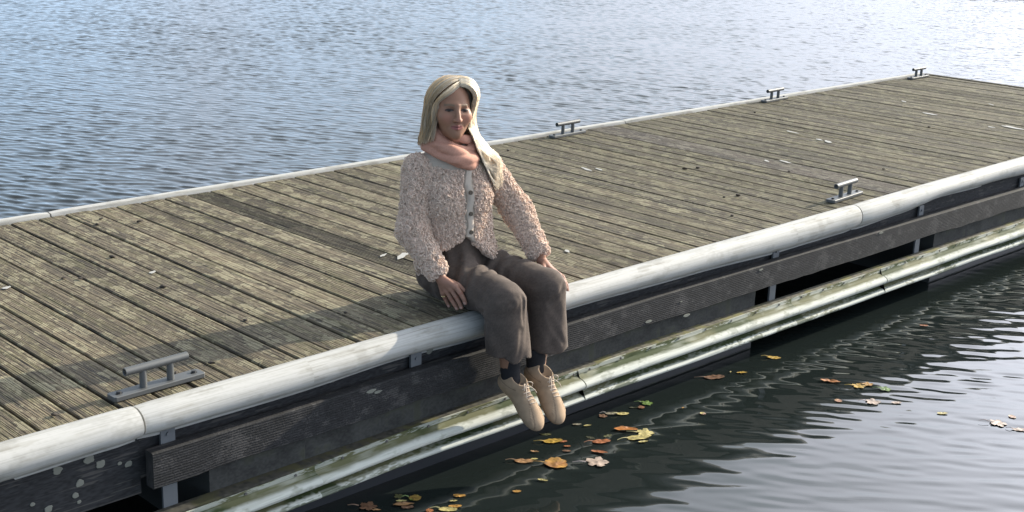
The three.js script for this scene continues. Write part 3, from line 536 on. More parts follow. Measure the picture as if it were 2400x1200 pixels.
// joints (metres, pontoon frame): she sits on the boards, thighs over the white fender, lower legs hanging
const J = { hipR: [0.862, 0.100, -0.215], hipL: [1.005, 0.102, -0.185], kneeR: [0.824, 0.095, 0.185], kneeL: [1.055, 0.100, 0.185], ankR: [0.856, -0.232, 0.200], ankL: [0.998, -0.236, 0.200], neck: [0.868, 0.600, -0.195], shR: [0.740, 0.535, -0.232], shL: [1.020, 0.535, -0.150], elR: [0.680, 0.310, -0.190], elL: [1.150, 0.340, -0.085], wrR: [0.706, 0.150, -0.055], wrL: [1.132, 0.182, 0.076] };
const HEAD = V(0.842, 0.772, -0.160), YAW = 0.45, TILT = 0.03;
const hz = V(-Math.sin(YAW), 0.085, Math.cos(YAW)).normalize(), hx = V(Math.cos(YAW), -TILT, Math.sin(YAW)).normalize(), hy = V(0, 0, 0).crossVectors(hz, hx).normalize();
hx.crossVectors(hy, hz);
const toHead = (p) => { const a = p[0] - HEAD.x, b = p[1] - HEAD.y, c = p[2] - HEAD.z; return [a * hx.x + b * hx.y + c * hx.z, a * hy.x + b * hy.y + c * hy.z, a * hz.x + b * hz.y + c * hz.z]; };
const fromHead = (x, y, z) => V(HEAD.x, HEAD.y, HEAD.z).addScaledVector(hx, x).addScaledVector(hy, y).addScaledVector(hz, z);

const headField = (q) => {                                      // head coordinates: x to her left, y up, z forward
  const ax = Math.abs(q[0]), m = [ax, q[1], q[2]];
  let d = ell(q[0], q[1] - 0.030, q[2] + 0.016, 0.074, 0.088, 0.094);
  d = smin(d, ell(q[0], q[1] + 0.024, q[2] - 0.030, 0.062, 0.066, 0.056), 0.03);
  d = smin(d, ell(q[0], q[1] + 0.066, q[2] - 0.042, 0.037, 0.034, 0.040), 0.03);
  d = smin(d, sph(m, 0.0, -0.089, 0.068, 0.018), 0.025);
  d = smin(d, ell(ax - 0.038, q[1] + 0.020, q[2] - 0.055, 0.027, 0.024, 0.024), 0.022);          // cheekbones
  d = smin(d, cap(m, [0, 0.026, 0.082], [0.034, 0.024, 0.067], 0.0075, 0.0075), 0.014);             // brow
  d = smax(d, -ell(ax - 0.031, q[1] - 0.006, q[2] - 0.090, 0.017, 0.010, 0.015), 0.012);          // sockets
  d = smin(d, ell(ax - 0.030, q[1] - 0.006, q[2] - 0.067, 0.0165, 0.0085, 0.0125), 0.004);        // lids
  d = smin(d, cap(m, [0, 0.018, 0.083], [0, -0.030, 0.106], 0.0075, 0.0105), 0.012);              // nose
  d = smin(d, sph(m, 0.0115, -0.031, 0.094, 0.0075), 0.008);
  d = smin(d, cap(m, [0, -0.053, 0.0905], [0.024, -0.0510, 0.078], 0.0050, 0.003), 0.004);        // lips
  d = smin(d, cap(m, [0, -0.0635, 0.0885], [0.020, -0.058, 0.079], 0.0056, 0.003), 0.004);
  d = smax(d, -cap(m, [0, -0.0578, 0.0985], [0.025, -0.0545, 0.085], 0.0022, 0.0016), 0.003);
  d = smax(d, -cap(m, [0.019, -0.036, 0.094], [0.032, -0.058, 0.080], 0.0016, 0.0016), 0.008);    // folds beside the mouth
  return smin(d, cap(q, [0, -0.075, -0.012], [0.004, -0.215, -0.045], 0.052, 0.056), 0.02);
};
const skinTone = [0.345, 0.18, 0.112];
const headGeo = (() => {
  const g = skin(headField, [-0.1, -0.21, -0.125], [0.1, 0.13, 0.125], 0.0024, (q) => {
    const ax = Math.abs(q[0]); let c = skinTone.slice();
    const put = (t, w) => { for (let k = 0; k < 3; k++) c[k] = mix(c[k], t[k], w); };
    const n = n3(q[0] * 60, q[1] * 60, q[2] * 60); for (let k = 0; k < 3; k++) c[k] *= 1 + 0.06 * n;
    if (q[2] > 0.03) {
      put([0.46, 0.20, 0.14], 0.5 * step(0.030, 0.006, Math.hypot(ax - 0.040, q[1] + 0.025)));                        // cheeks
      put([0.46, 0.19, 0.14], 0.4 * step(0.018, 0.006, Math.hypot(ax, q[1] + 0.030)));
      put([0.36, 0.13, 0.115], 0.9 * step(1.15, 0.8, Math.hypot(ax / 0.024, (q[1] + 0.058) / 0.0095)));                 // lips
      put([0.13, 0.04, 0.035], step(0.0022, 0.0008, Math.abs(q[1] + 0.0572 - ax * 0.12)) * step(0.025, 0.021, ax));
      put([0.20, 0.135, 0.085], 0.9 * step(0.0050, 0.0026, Math.abs(q[1] - 0.0275 + 9 * (ax - 0.031) ** 2)) * step(0.050, 0.046, ax) * step(0.011, 0.015, ax)); // brows
      const ex = (ax - 0.030) / 0.0145, ey = (q[1] - 0.0055) / (0.0048 * (1 - 0.55 * ex * ex)), eye = step(1.15, 0.9, Math.hypot(ex, ey));
      put([0.27, 0.145, 0.095], 0.7 * step(2.3, 1.0, Math.hypot(ex * 1.1, (q[1] - 0.005) / 0.0095)));
      put([0.13, 0.105, 0.09], eye); put([0.025, 0.022, 0.02], eye * step(0.0068, 0.0048, Math.hypot(ax - 0.031, q[1] - 0.006)));
      put([0.025, 0.014, 0.012], step(0.0038, 0.0018, Math.abs(q[1] - 0.0100 + 0.0032 * ex * ex)) * step(1.2, 1.0, Math.abs(ex)));
      put([0.12, 0.045, 0.035], step(0.0042, 0.0024, Math.hypot(ax - 0.0075, (q[1] + 0.0385) * 1.5)) * step(0.085, 0.09, q[2]));
    }
    return c;
  });
  const m = new THREE.Matrix4().makeBasis(hx, hy, hz).setPosition(HEAD); g.applyMatrix4(m); return g;
})();
// hands: palm and five bent fingers, each finger its own chain
const chain = (p, pts, r0, r1) => { let d = 9; for (let k = 0; k < pts.length - 1; k++) d = Math.min(d, cap(p, pts[k], pts[k + 1], mix(r0, r1, k / (pts.length - 1)), mix(r0, r1, (k + 1) / (pts.length - 1)))); return d; };
const handR = { wr: [0.706, 0.150, -0.055], kn: [[0.729, 0.122, 0.010], [0.725, 0.108, -0.009], [0.724, 0.094, -0.034], [0.726, 0.082, -0.058]], fingers: [[[0.729, 0.122, 0.010], [0.736, 0.098, 0.033], [0.742, 0.079, 0.044], [0.747, 0.062, 0.048]], [[0.725, 0.108, -0.009], [0.735, 0.078, 0.010], [0.742, 0.055, 0.021], [0.748, 0.038, 0.026]], [[0.724, 0.094, -0.034], [0.734, 0.064, -0.018], [0.742, 0.042, -0.006], [0.748, 0.027, 0.001]], [[0.726, 0.082, -0.058], [0.735, 0.058, -0.056], [0.742, 0.040, -0.050], [0.747, 0.026, -0.045]]], thumb: [[0.728, 0.136, -0.030], [0.748, 0.124, 0.002], [0.760, 0.104, 0.026]] };
const handL = { wr: [1.130, 0.168, 0.081], kn: [[1.098, 0.156, 0.166], [1.116, 0.149, 0.164], [1.128, 0.136, 0.156], [1.132, 0.122, 0.144]], fingers: [[[1.098, 0.156, 0.166], [1.102, 0.146, 0.206], [1.104, 0.121, 0.232], [1.104, 0.098, 0.244]], [[1.116, 0.149, 0.164], [1.124, 0.132, 0.204], [1.126, 0.104, 0.224], [1.126, 0.080, 0.232]], [[1.128, 0.136, 0.156], [1.138, 0.114, 0.186], [1.140, 0.086, 0.202], [1.138, 0.062, 0.210]], [[1.132, 0.122, 0.144], [1.142, 0.100, 0.164], [1.144, 0.078, 0.176], [1.141, 0.060, 0.182]]], thumb: [[1.110, 0.164, 0.111], [1.082, 0.159, 0.141], [1.070, 0.152, 0.171]] };
const handField = (H) => (p) => {
  let d = 9;
  for (let k = 0; k < 4; k++) d = smin(d, cap(p, H.wr, H.kn[k], 0.0165, 0.0105), 0.010);
  d = smin(d, cap(p, H.kn[0], H.kn[3], 0.0095, 0.009), 0.008);
  let f = 9; for (let k = 0; k < 4; k++) f = Math.min(f, chain(p, H.fingers[k], k === 3 ? 0.0092 : 0.0104, k === 3 ? 0.0070 : 0.0078));
  f = Math.min(f, chain(p, H.thumb, 0.0115, 0.0085));
  return smin(d, f, 0.004);
};
const bodyCap = (p, a, b, r, s) => cap(p, J[a], J[b], r, s);
const bodyField = (p) => {                                      // the figure under the clothes
  let d = ell(p[0] - 0.872, p[1] - 0.45, p[2] + 0.190, 0.125, 0.16, 0.09);
  d = smin(d, ell(p[0] - 0.90, p[1] - 0.27, p[2] + 0.175, 0.115, 0.16, 0.09), 0.05);
  d = smin(d, ell(p[0] - 0.935, p[1] - 0.115, p[2] + 0.205, 0.145, 0.095, 0.115), 0.05);
  d = smin(d, bodyCap(p, 'shR', 'shL', 0.042, 0.042), 0.04);
  d = smin(d, cap(p, J.neck, [0.86, 0.68, -0.18], 0.052, 0.05), 0.04);
  for (const s of ['R', 'L']) { d = smin(d, bodyCap(p, 'sh' + s, 'el' + s, 0.042, 0.034), 0.03); d = smin(d, bodyCap(p, 'el' + s, 'wr' + s, 0.033, 0.021), 0.01); d = smin(d, bodyCap(p, 'hip' + s, 'knee' + s, 0.075, 0.055), 0.03); d = smin(d, bodyCap(p, 'knee' + s, 'ank' + s, 0.050, 0.034), 0.015); }
  return d;
};
const flesh = () => skinTone;
const nailed = (H) => (p) => { let c = [0.37, 0.20, 0.14]; const n = n3(p[0] * 90, p[1] * 90, p[2] * 90); c = c.map((x) => x * (1 + 0.10 * n)); let kn = 9, tip = 9; for (const f of H.fingers) { kn = Math.min(kn, Math.hypot(p[0] - f[1][0], p[1] - f[1][1], p[2] - f[1][2])); const t = f[3]; tip = Math.min(tip, Math.hypot(p[0] - t[0] + 0.005, p[1] - t[1], p[2] - t[2])); } if (kn < 0.010) c = [c[0] * 0.95, c[1] * 0.82, c[2] * 0.8]; if (tip < 0.0075) c = [0.50, 0.30, 0.24]; return c; };
const bodyGeo = joinColoured([headGeo, skin(bodyField, [0.54, -0.33, -0.36], [1.26, 0.74, 0.28], 0.009, flesh),
  skin(handField(handR), [0.68, -0.01, -0.09], [0.78, 0.18, 0.075], 0.0026, nailed(handR)), skin(handField(handL), [1.06, 0.08, 0.04], [1.19, 0.24, 0.26], 0.0028, nailed(handL))]);
const skinMat = new THREE.MeshPhysicalMaterial({ vertexColors: true, roughness: 0.5, specularIntensity: 0.6 });
mesh('body', bodyGeo, skinMat, person);
{
  const ring = new THREE.TorusGeometry(0.0098, 0.0022, 8, 20), a = V(...handR.fingers[3][0]), b = V(...handR.fingers[3][1]);
  ring.applyQuaternion(new THREE.Quaternion().setFromUnitVectors(V(0, 0, 1), b.clone().sub(a).normalize())); ring.translate(...a.lerp(b, 0.55).toArray());
  mesh('ring', ring, std(0.75, 0.58, 0.28, 0.25, { metalness: 1 }), person);
}

// ---------- trousers ----------
const TW = 0.21, tf = V(-Math.sin(TW), 0, Math.cos(TW)), ts = V(Math.cos(TW), 0, Math.sin(TW));      // the way her chest faces, and to her left
const CREASES = [[[0.742, 0.030, 0.095], [0.790, 0.105, 0.262], 0.010, 0.007], [[0.842, 0.125, 0.262], [0.846, 0.020, 0.272], 0.009, 0.006], [[0.760, 0.060, 0.120], [0.752, -0.060, 0.190], 0.011, 0.005], [[1.000, 0.060, 0.255], [1.075, 0.130, 0.262], 0.010, 0.007], [[0.985, 0.020, 0.262], [1.060, -0.110, 0.278], 0.012, 0.005], [[0.830, -0.010, 0.270], [0.800, -0.130, 0.280], 0.012, 0.005], [[0.800, 0.190, -0.060], [0.900, 0.205, -0.020], 0.010, 0.006], [[0.880, 0.200, -0.030], [0.985, 0.190, 0.010], 0.010, 0.006], [[0.905, 0.150, 0.020], [0.840, 0.175, 0.060], 0.010, 0.006], [[0.985, 0.160, 0.060], [1.085, 0.190, 0.080], 0.010, 0.006]];
const trouserField = (p) => {
  const [x, y, z] = p;
  let d = ell(x - 0.935, y - 0.110, z + 0.200, 0.165, 0.112, 0.135);
  d = smin(d, ell(x - 0.905, y - 0.23, z + 0.165, 0.125, 0.10, 0.10), 0.05);
  for (const s of ['R', 'L']) {
    const k = J['knee' + s], sg = s === 'R' ? -1 : 1, hem = s === 'R' ? [0.838, -0.135, 0.205] : [1.054, -0.158, 0.200];
    let t = cap(p, J['hip' + s], k, 0.098, 0.076);
    const kx = x - k[0];
    // cloth breaks over the knee and hangs wide
    let leg = cap(p, [k[0], k[1] - 0.004, k[2] + 0.002], hem, 0.072, 0.078);
    const hang = [x - mix(k[0], hem[0], clamp((k[1] - y) / (k[1] - hem[1]))), 0, z - mix(k[2], hem[2], clamp((k[1] - y) / (k[1] - hem[1])))];
    const tubeD = (Math.hypot(hang[0] / 1.04, hang[2] / 0.96) - mix(0.073, 0.086, clamp((k[1] - y) / 0.25)));
    leg = smin(leg, Math.max(tubeD, y - k[1], hem[1] - y), 0.02);
    t = smin(t, leg, 0.018);
    const cut = hem[1] + 0.012 - y + 0.10 * kx * sg * 0.3 + 0.008 * Math.sin(kx * 60);
    t = Math.max(t, cut);
    const inside = Math.max(tubeD + 0.014, y - (hem[1] + 0.05));
    t = Math.max(t, -inside);
    d = smin(d, t, s === 'R' ? 0.05 : 0.018);
  }
  if (d < 0.05 && d > -0.05) {
    // folds: across the lap, from the knees and down the shins
    let f = 0.003 * n3(x * 12, y * 16, z * 10) + 0.002 * n3(x * 34, y * 20 + 4, z * 26);
    for (const k of [J.kneeR, J.kneeL]) { const r = Math.hypot(x - k[0], (y - k[1] - 0.02), z - k[2]); f += 0.002 * Math.sin(r * 95 + 9 * n3(x * 9, y * 9, z * 9)) * step(0.17, 0.05, r); f += 0.008 * step(0.09, 0.02, y) * Math.sin((x - k[0]) * 70 + (z - k[2]) * 34 + y * 9 + 2.0 * n3(x * 7, y * 7, z * 7)); }
    for (const [a, b, w, dp] of CREASES) { const dist = cap(p, a, b, 0, 0); f += dp * 0.75 * (step(w * 3.6, w * 1.4, dist) * 0.8 - 1.1 * step(w * 1.5, 0, dist)); }
    const lap = step(0.22, 0.05, Math.abs(z + 0.06)); f += 0.006 * lap * Math.sin((z * 0.9 + x * 0.35) * 105 + 5 * n3(x * 8, y * 8, z * 8)) * step(-0.02, 0.08, y);
    d -= f;
  }
  const floor = z < 0.012 ? 0.003 - y : z < 0.11 ? Math.max(0, 0.058 ** 2 - (z - 0.035) ** 2 > 0 ? 0 : -1) - 1 : -1;
  return Math.max(d, floor);
};
const trouserGeo = skin(trouserField, [0.71, -0.20, -0.37], [1.17, 0.35, 0.33], 0.0052, (p) => {
  const n = n3(p[0] * 420, p[1] * 420, p[2] * 420), m = fbm3(p[0] * 26, p[1] * 26, p[2] * 26, 3), rib = Math.sin(p[0] * 900) * 0.0, f = 1 + 0.26 * n + 0.3 * m + rib;
  return [0.098 * f, 0.073 * f, 0.058 * f];
});
const trousers = mesh('trousers', trouserGeo, new THREE.MeshPhysicalMaterial({ vertexColors: true, roughness: 0.95, sheen: 0.6, sheenRoughness: 0.5, sheenColor: new THREE.Color().setRGB(0.30, 0.25, 0.22) }), person);
tag(trousers, 'wide dark brown trousers cut off above the ankle');

// ---------- socks and shoes ----------
const sockMat = std(0.018, 0.017, 0.019, 0.95);
const suede = new THREE.MeshPhysicalMaterial({ vertexColors: true, roughness: 0.95, sheen: 0.5, sheenRoughness: 0.6, sheenColor: new THREE.Color().setRGB(0.5, 0.38, 0.28) });
const shoe = (ank, heel, toe, label, roll) => {
  const S = mesh('sock', (() => { const top = [ank[0] - 0.004, ank[1] + 0.125, ank[2] - 0.004]; return skin((p) => { let d = smin(cap(p, top, ank, 0.043, 0.037), cap(p, ank, [ank[0] + 0.004, ank[1] - 0.030, ank[2] + 0.012], 0.034, 0.030), 0.01); d = Math.max(d, p[1] - (ank[1] + 0.098)); return d - 0.0015 * n3(p[0] * 30, p[1] * 70, p[2] * 30); }, [ank[0] - 0.07, ank[1] - 0.1, ank[2] - 0.07], [ank[0] + 0.07, ank[1] + 0.14, ank[2] + 0.08], 0.0045); })(), sockMat, person);
  void S;
  const h = V(...heel), t = V(...toe), f = t.clone().sub(h), L = f.length(); f.normalize();
  const up0 = V(0, 1, 0.55).normalize(), side = V(0, 0, 0).crossVectors(up0, f).normalize().applyAxisAngle(f, roll), up = V(0, 0, 0).crossVectors(f, side).normalize();
  const M = new THREE.Matrix4().makeBasis(side, up, f).setPosition(h), field = (p) => {
    const [x, y, z] = p, w = x - 0.007 * Math.sin(z / L * 3.1);
    let d = ell(w, y - 0.012, z - 0.020, 0.037, 0.046, 0.044);
    d = smin(d, ell(w, y - 0.012, z - 0.10, 0.038, 0.042, 0.085), 0.03);
    d = smin(d, ell(w, y + 0.000, z - 0.175, 0.0475, 0.034, 0.068), 0.03);
    d = smin(d, ell(w, y - 0.045, z - 0.045, 0.038, 0.040, 0.044), 0.03);
    d = smax(d, -(y + 0.026), 0.008);
    d = smax(d, -ell(w, y - 0.090, z - 0.040, 0.030, 0.045, 0.034), 0.006);
    d -= 0.0025 * step(0.002, 0.0, Math.abs(Math.abs(w) - 0.016 - 0.02 * step(0.13, 0.2, z))) * step(0.12, 0.16, z) * step(0.0, 0.02, y);
    return d;
  };
  const g = skin(field, [-0.062, -0.045, -0.045], [0.062, 0.10, L + 0.06], 0.0034, ([x, y, z]) => {
    const n = fbm3(x * 60, y * 60, z * 60, 3), w = Math.abs(x - 0.007 * Math.sin(z / L * 3.1)); let f2 = 1 + 0.25 * n;
    if (z > 0.13 && y > 0.0 && Math.abs(w - 0.015 - 0.012 * (z - 0.13) / 0.08) < 0.0022) f2 *= 0.6;
    if (y < -0.020) return [0.34 * f2, 0.24 * f2, 0.16 * f2];
    if (y < -0.0155) return [0.13 * f2, 0.09 * f2, 0.06 * f2];
    if (z < 0.07 && Math.abs(y - 0.022 - 0.4 * z) < 0.0022) f2 *= 0.6;
    if (y > 0.03 && w < 0.012 && z > 0.055 && z < 0.12) return [0.22 * f2, 0.16 * f2, 0.12 * f2];
    return [0.39 * f2, 0.272 * f2, 0.175 * f2];
  });
  g.applyMatrix4(M);
  const s = tag(mesh('shoe', g, suede, person), label);
  const laceMat = std(0.56, 0.46, 0.36, 0.85), surf = (x, z) => { let y = 0.12; for (let k = 0; k < 90 && field([x, y, z]) > 0.0; k++) y -= 0.0015; return V(x, y + 0.002, z).applyMatrix4(M); };
  for (let k = 0; k < 5; k++) { const z = 0.082 + 0.015 * k, w = 0.020 - 0.0012 * k, c = 0.007 * Math.sin(z / L * 3.1); mesh('lace', tube([surf(c - w, z), surf(c - w / 2, z + 0.002), surf(c, z + 0.003), surf(c + w / 2, z + 0.005), surf(c + w, z + 0.006)], 0.0022, 0.0022, 5, 10), laceMat, s); }
  const k0 = surf(0.004, 0.078);
  for (const sg of [-1, 1]) { const o = (x, y, z) => k0.clone().addScaledVector(side, x * sg).addScaledVector(up, y).addScaledVector(f, z); mesh('lace', tube([k0, o(0.012, 0.014, -0.006), o(0.026, 0.014, 0.006), o(0.022, 0.0, 0.014), o(0.006, 0.004, 0.003)], 0.0018, 0.0018, 5, 14), laceMat, s); mesh('lace', tube([k0, o(0.010, 0.004, 0.010), o(0.024, 0.002, 0.030), o(0.030, -0.006, 0.044)], 0.0018, 0.0015, 5, 10), laceMat, s); }
};
shoe(J.ankR, [0.852, -0.246, 0.168], [0.882, -0.390, 0.330], 'tan suede lace-up shoe on her right foot', 0.05);
shoe(J.ankL, [0.986, -0.240, 0.180], [0.996, -0.382, 0.325], 'tan suede lace-up shoe on her left foot', 0.0);

// ---------- woolly cardigan ----------
const chest = V(0.876, 0, -0.186);
const local = (p) => { const a = p[0] - chest.x, c = p[2] - chest.z; return [a * ts.x + c * ts.z, p[1], a * tf.x + c * tf.z]; };   // [to her left, up, forward]
const cardiganField = (p) => {
  const [s, y, n] = local(p);
  let d = ell(s, y - 0.455, n + 0.002, 0.160, 0.175, 0.108);
  d = smin(d, ell(s - 0.012, y - 0.29, n - 0.010, 0.152, 0.17, 0.118), 0.06);
  d = smin(d, ell(s - 0.02, y - 0.16, n - 0.020, 0.172, 0.13, 0.138), 0.06);
  d = smin(d, ell(Math.abs(s) - 0.066, y - 0.43, n - 0.075, 0.058, 0.062, 0.045), 0.05);
  d = smin(d, bodyCap(p, 'shR', 'shL', 0.050, 0.050), 0.06);
  d = smin(d, cap(p, [J.neck[0] + 0.004, J.neck[1] - 0.03, J.neck[2] + 0.01], [0.864, 0.600, -0.187], 0.085, 0.066), 0.05);
  // hem: open in a wedge below the last button, long at the back
  const front = step(-0.06, 0.03, n), hemF = 0.285 - (s < 0 ? 0.52 * Math.min(-s, 0.16) : 0.84 * Math.min(s, 0.135) - 0.7 * Math.max(0, s - 0.135)), hem = mix(0.045, hemF, front);
  d = smax(d, hem - y + 0.006 * n2(s * 40, n * 40, 2), 0.012);
  for (const q of ['R', 'L']) {
    let a = smin(bodyCap(p, 'sh' + q, 'el' + q, 0.057, 0.053), bodyCap(p, 'el' + q, 'wr' + q, 0.053, 0.042), 0.035);
    const w = J['wr' + q], e = J['el' + q], t = ((p[0] - e[0]) * (w[0] - e[0]) + (p[1] - e[1]) * (w[1] - e[1]) + (p[2] - e[2]) * (w[2] - e[2])) / ((w[0] - e[0]) ** 2 + (w[1] - e[1]) ** 2 + (w[2] - e[2]) ** 2);
    a = smax(a, (t - 0.97) * 0.2, 0.012);
    d = smin(d, a, q === 'R' ? 0.016 : 0.016);
  }
  return d;
};
const smoothBand = (p) => { const [s, y, n] = local(p); return (n > 0 && Math.abs(s - 0.012) < 0.021 && y > 0.26 && y < 0.6) || (y > 0.574 - Math.max(0, n) * 0.25 && Math.hypot(s, n) < 0.13); };
const wool = new THREE.MeshPhysicalMaterial({ vertexColors: true, roughness: 1, sheen: 0.8, sheenRoughness: 0.6, sheenColor: new THREE.Color().setRGB(0.6, 0.5, 0.46) });
const curly = (p) => { const w = 0.010, a = p[0] + w * n3(p[0] * 60, p[1] * 60, p[2] * 60), b = p[1] + w * n3(p[0] * 60 + 9, p[1] * 60, p[2] * 60), c = p[2] + w * n3(p[0] * 60, p[1] * 60 + 9, p[2] * 60); return (1 - Math.abs(n3(a * 62, b * 62, c * 62))) * 0.65 + 0.35 * (1 - Math.abs(n3(a * 190, b * 190, c * 190))); };
const cardiganGeo = skin(cardiganField, [0.52, 0.03, -0.37], [1.27, 0.69, 0.13], 0.0046);
{
  const P = cardiganGeo.attributes.position, N = cardiganGeo.attributes.normal, col = new Float32Array(P.count * 3);
  for (let k = 0; k < P.count; k++) {
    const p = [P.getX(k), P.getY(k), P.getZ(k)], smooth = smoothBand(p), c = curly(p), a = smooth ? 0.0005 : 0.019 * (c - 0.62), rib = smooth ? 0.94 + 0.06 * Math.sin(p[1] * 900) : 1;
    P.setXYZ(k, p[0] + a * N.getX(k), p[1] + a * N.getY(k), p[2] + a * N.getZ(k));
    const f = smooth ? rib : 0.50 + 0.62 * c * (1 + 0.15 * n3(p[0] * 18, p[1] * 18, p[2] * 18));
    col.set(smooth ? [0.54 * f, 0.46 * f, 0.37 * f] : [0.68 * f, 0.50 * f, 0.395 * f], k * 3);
  }
  cardiganGeo.computeVertexNormals(); cardiganGeo.setAttribute('color', new THREE.BufferAttribute(col, 3));
}
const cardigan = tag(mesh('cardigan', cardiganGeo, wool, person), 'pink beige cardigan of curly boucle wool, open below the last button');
{
  // loose curls of wool standing off the cloth
  const R = rng(303), P = cardiganGeo.attributes.position, I = cardiganGeo.index, cum = []; let total = 0; const a = V(), b = V(), c = V(), nn = V();
  for (let t = 0; t < I.count; t += 3) { a.fromBufferAttribute(P, I.getX(t)); b.fromBufferAttribute(P, I.getX(t + 1)); c.fromBufferAttribute(P, I.getX(t + 2)); total += b.clone().sub(a).cross(c.clone().sub(a)).length() / 2; cum.push(total); }
  const curl = new THREE.TorusGeometry(0.0046, 0.0019, 5, 8, 4.4), count = 20000, im = new THREE.InstancedMesh(curl, std(1, 1, 1, 1), count), m = new THREE.Matrix4(), q = new THREE.Quaternion(), col = new THREE.Color();
  let k = 0, guard = 0;
  while (k < count && guard++ < count * 3) {
    const w = R() * total; let lo = 0, hi = cum.length - 1; while (lo < hi) { const mid = (lo + hi) >> 1; if (cum[mid] < w) lo = mid + 1; else hi = mid; }
    a.fromBufferAttribute(P, I.getX(lo * 3)); b.fromBufferAttribute(P, I.getX(lo * 3 + 1)); c.fromBufferAttribute(P, I.getX(lo * 3 + 2));
    nn.copy(b).sub(a).cross(V().copy(c).sub(a)).normalize();
    const p = a.clone().add(b).add(c).multiplyScalar(1 / 3);
    if (smoothBand([p.x, p.y, p.z]) || p.y > 0.66) continue;
    p.addScaledVector(nn, -0.001 + 0.0035 * R());
    q.setFromEuler(new THREE.Euler(R() * 6.28, R() * 6.28, R() * 6.28)); const s = 0.65 + 0.65 * R();
    im.setMatrixAt(k, m.compose(p, q, V(s, s, s))); const f = 0.86 + 0.22 * R(); im.setColorAt(k, col.setRGB(0.76 * f, 0.59 * f, 0.47 * f)); k++;
  }
  im.count = k; im.name = 'wool_curls'; im.userData.kind = 'stuff'; im.castShadow = im.receiveShadow = true; cardigan.add(im);
  // knitted button band and its four buttons
  const front = (s, y, off) => { let n = 0.26; for (let i = 0; i < 200; i++) { const p = V(chest.x, y, chest.z).addScaledVector(ts, s).addScaledVector(tf, n); if (cardiganField([p.x, p.y, p.z]) < off) return p; n -= 0.0012; } return V(chest.x, y, chest.z); };
  const rings = []; for (let i = 0; i <= 34; i++) { const y = mix(0.575, 0.287, i / 34), row = [], x0 = 0.012 + 0.004 * Math.sin(i * 0.5); for (const [s, o] of [[-0.015, 0.004], [-0.012, 0.009], [0, 0.010], [0.012, 0.009], [0.015, 0.004], [0.009, -0.004], [-0.009, -0.004]]) { const p = front(x0 + s, y, o); row.push([p.x, p.y, p.z]); } rings.push(row); }
  mesh('button_band', loft(rings, { crease: 0.9 }), std(0.54, 0.455, 0.37, 0.95), cardigan);
  for (const y of [0.556, 0.462, 0.378, 0.305]) { const p = front(0.012, y, 0.013), g = new THREE.CylinderGeometry(0.008, 0.009, 0.005, 16); g.applyQuaternion(new THREE.Quaternion().setFromUnitVectors(V(0, 1, 0), tf)); g.translate(p.x, p.y, p.z); mesh('button', g, std(0.16, 0.13, 0.10, 0.25, { metalness: 0.5 }), cardigan); }
}

// ---------- neck scarf ----------
const loops = [[0.068, 0.064, 0.668, 0.012, 0.015], [0.082, 0.078, 0.655, 0.028, 0.017], [0.096, 0.090, 0.640, 0.040, 0.018], [0.104, 0.095, 0.620, 0.042, 0.018], [0.098, 0.090, 0.604, 0.036, 0.018], [0.078, 0.072, 0.618, 0.030, 0.03]];
const scarfField = (p) => {
  const s = (p[0] - 0.862) * hx.x + (p[2] + 0.178) * hx.z, f = (p[0] - 0.862) * hz.x + (p[2] + 0.178) * hz.z; let d = 9;
  loops.forEach(([rs, rf, y0, sag, r], i) => { const a = Math.atan2(f / rf, s / rs), ry = y0 - sag * (0.5 + 0.5 * Math.sin(a)) + 0.007 * Math.sin(2 * a + i * 2.1) - 0.026 * Math.cos(a) + 0.014, w = 1 + 0.05 * Math.sin(3 * a + i); d = smin(d, Math.hypot(Math.hypot(s - rs * w * Math.cos(a), f - rf * w * Math.sin(a)), (p[1] - ry) * 0.9) - r * (1 + 0.2 * Math.sin(2.3 * a + i * 1.7)), 0.002); });
  return d - 0.0035 * n3(p[0] * 24, p[1] * 60, p[2] * 24) ;
};
tag(mesh('scarf', skin(scarfField, [0.70, 0.51, -0.34], [1.03, 0.75, -0.03], 0.0038, (p) => { const f = 1 + 0.12 * n3(p[0] * 300, p[1] * 300, p[2] * 300) + 0.1 * n3(p[0] * 20, p[1] * 20, p[2] * 20); return [0.56 * f, 0.285 * f, 0.20 * f]; }), new THREE.MeshPhysicalMaterial({ vertexColors: true, roughness: 0.9, sheen: 0.5, sheenRoughness: 0.5, sheenColor: new THREE.Color().setRGB(0.7, 0.45, 0.38) }), person), 'peach pink snood in soft folds round her neck');

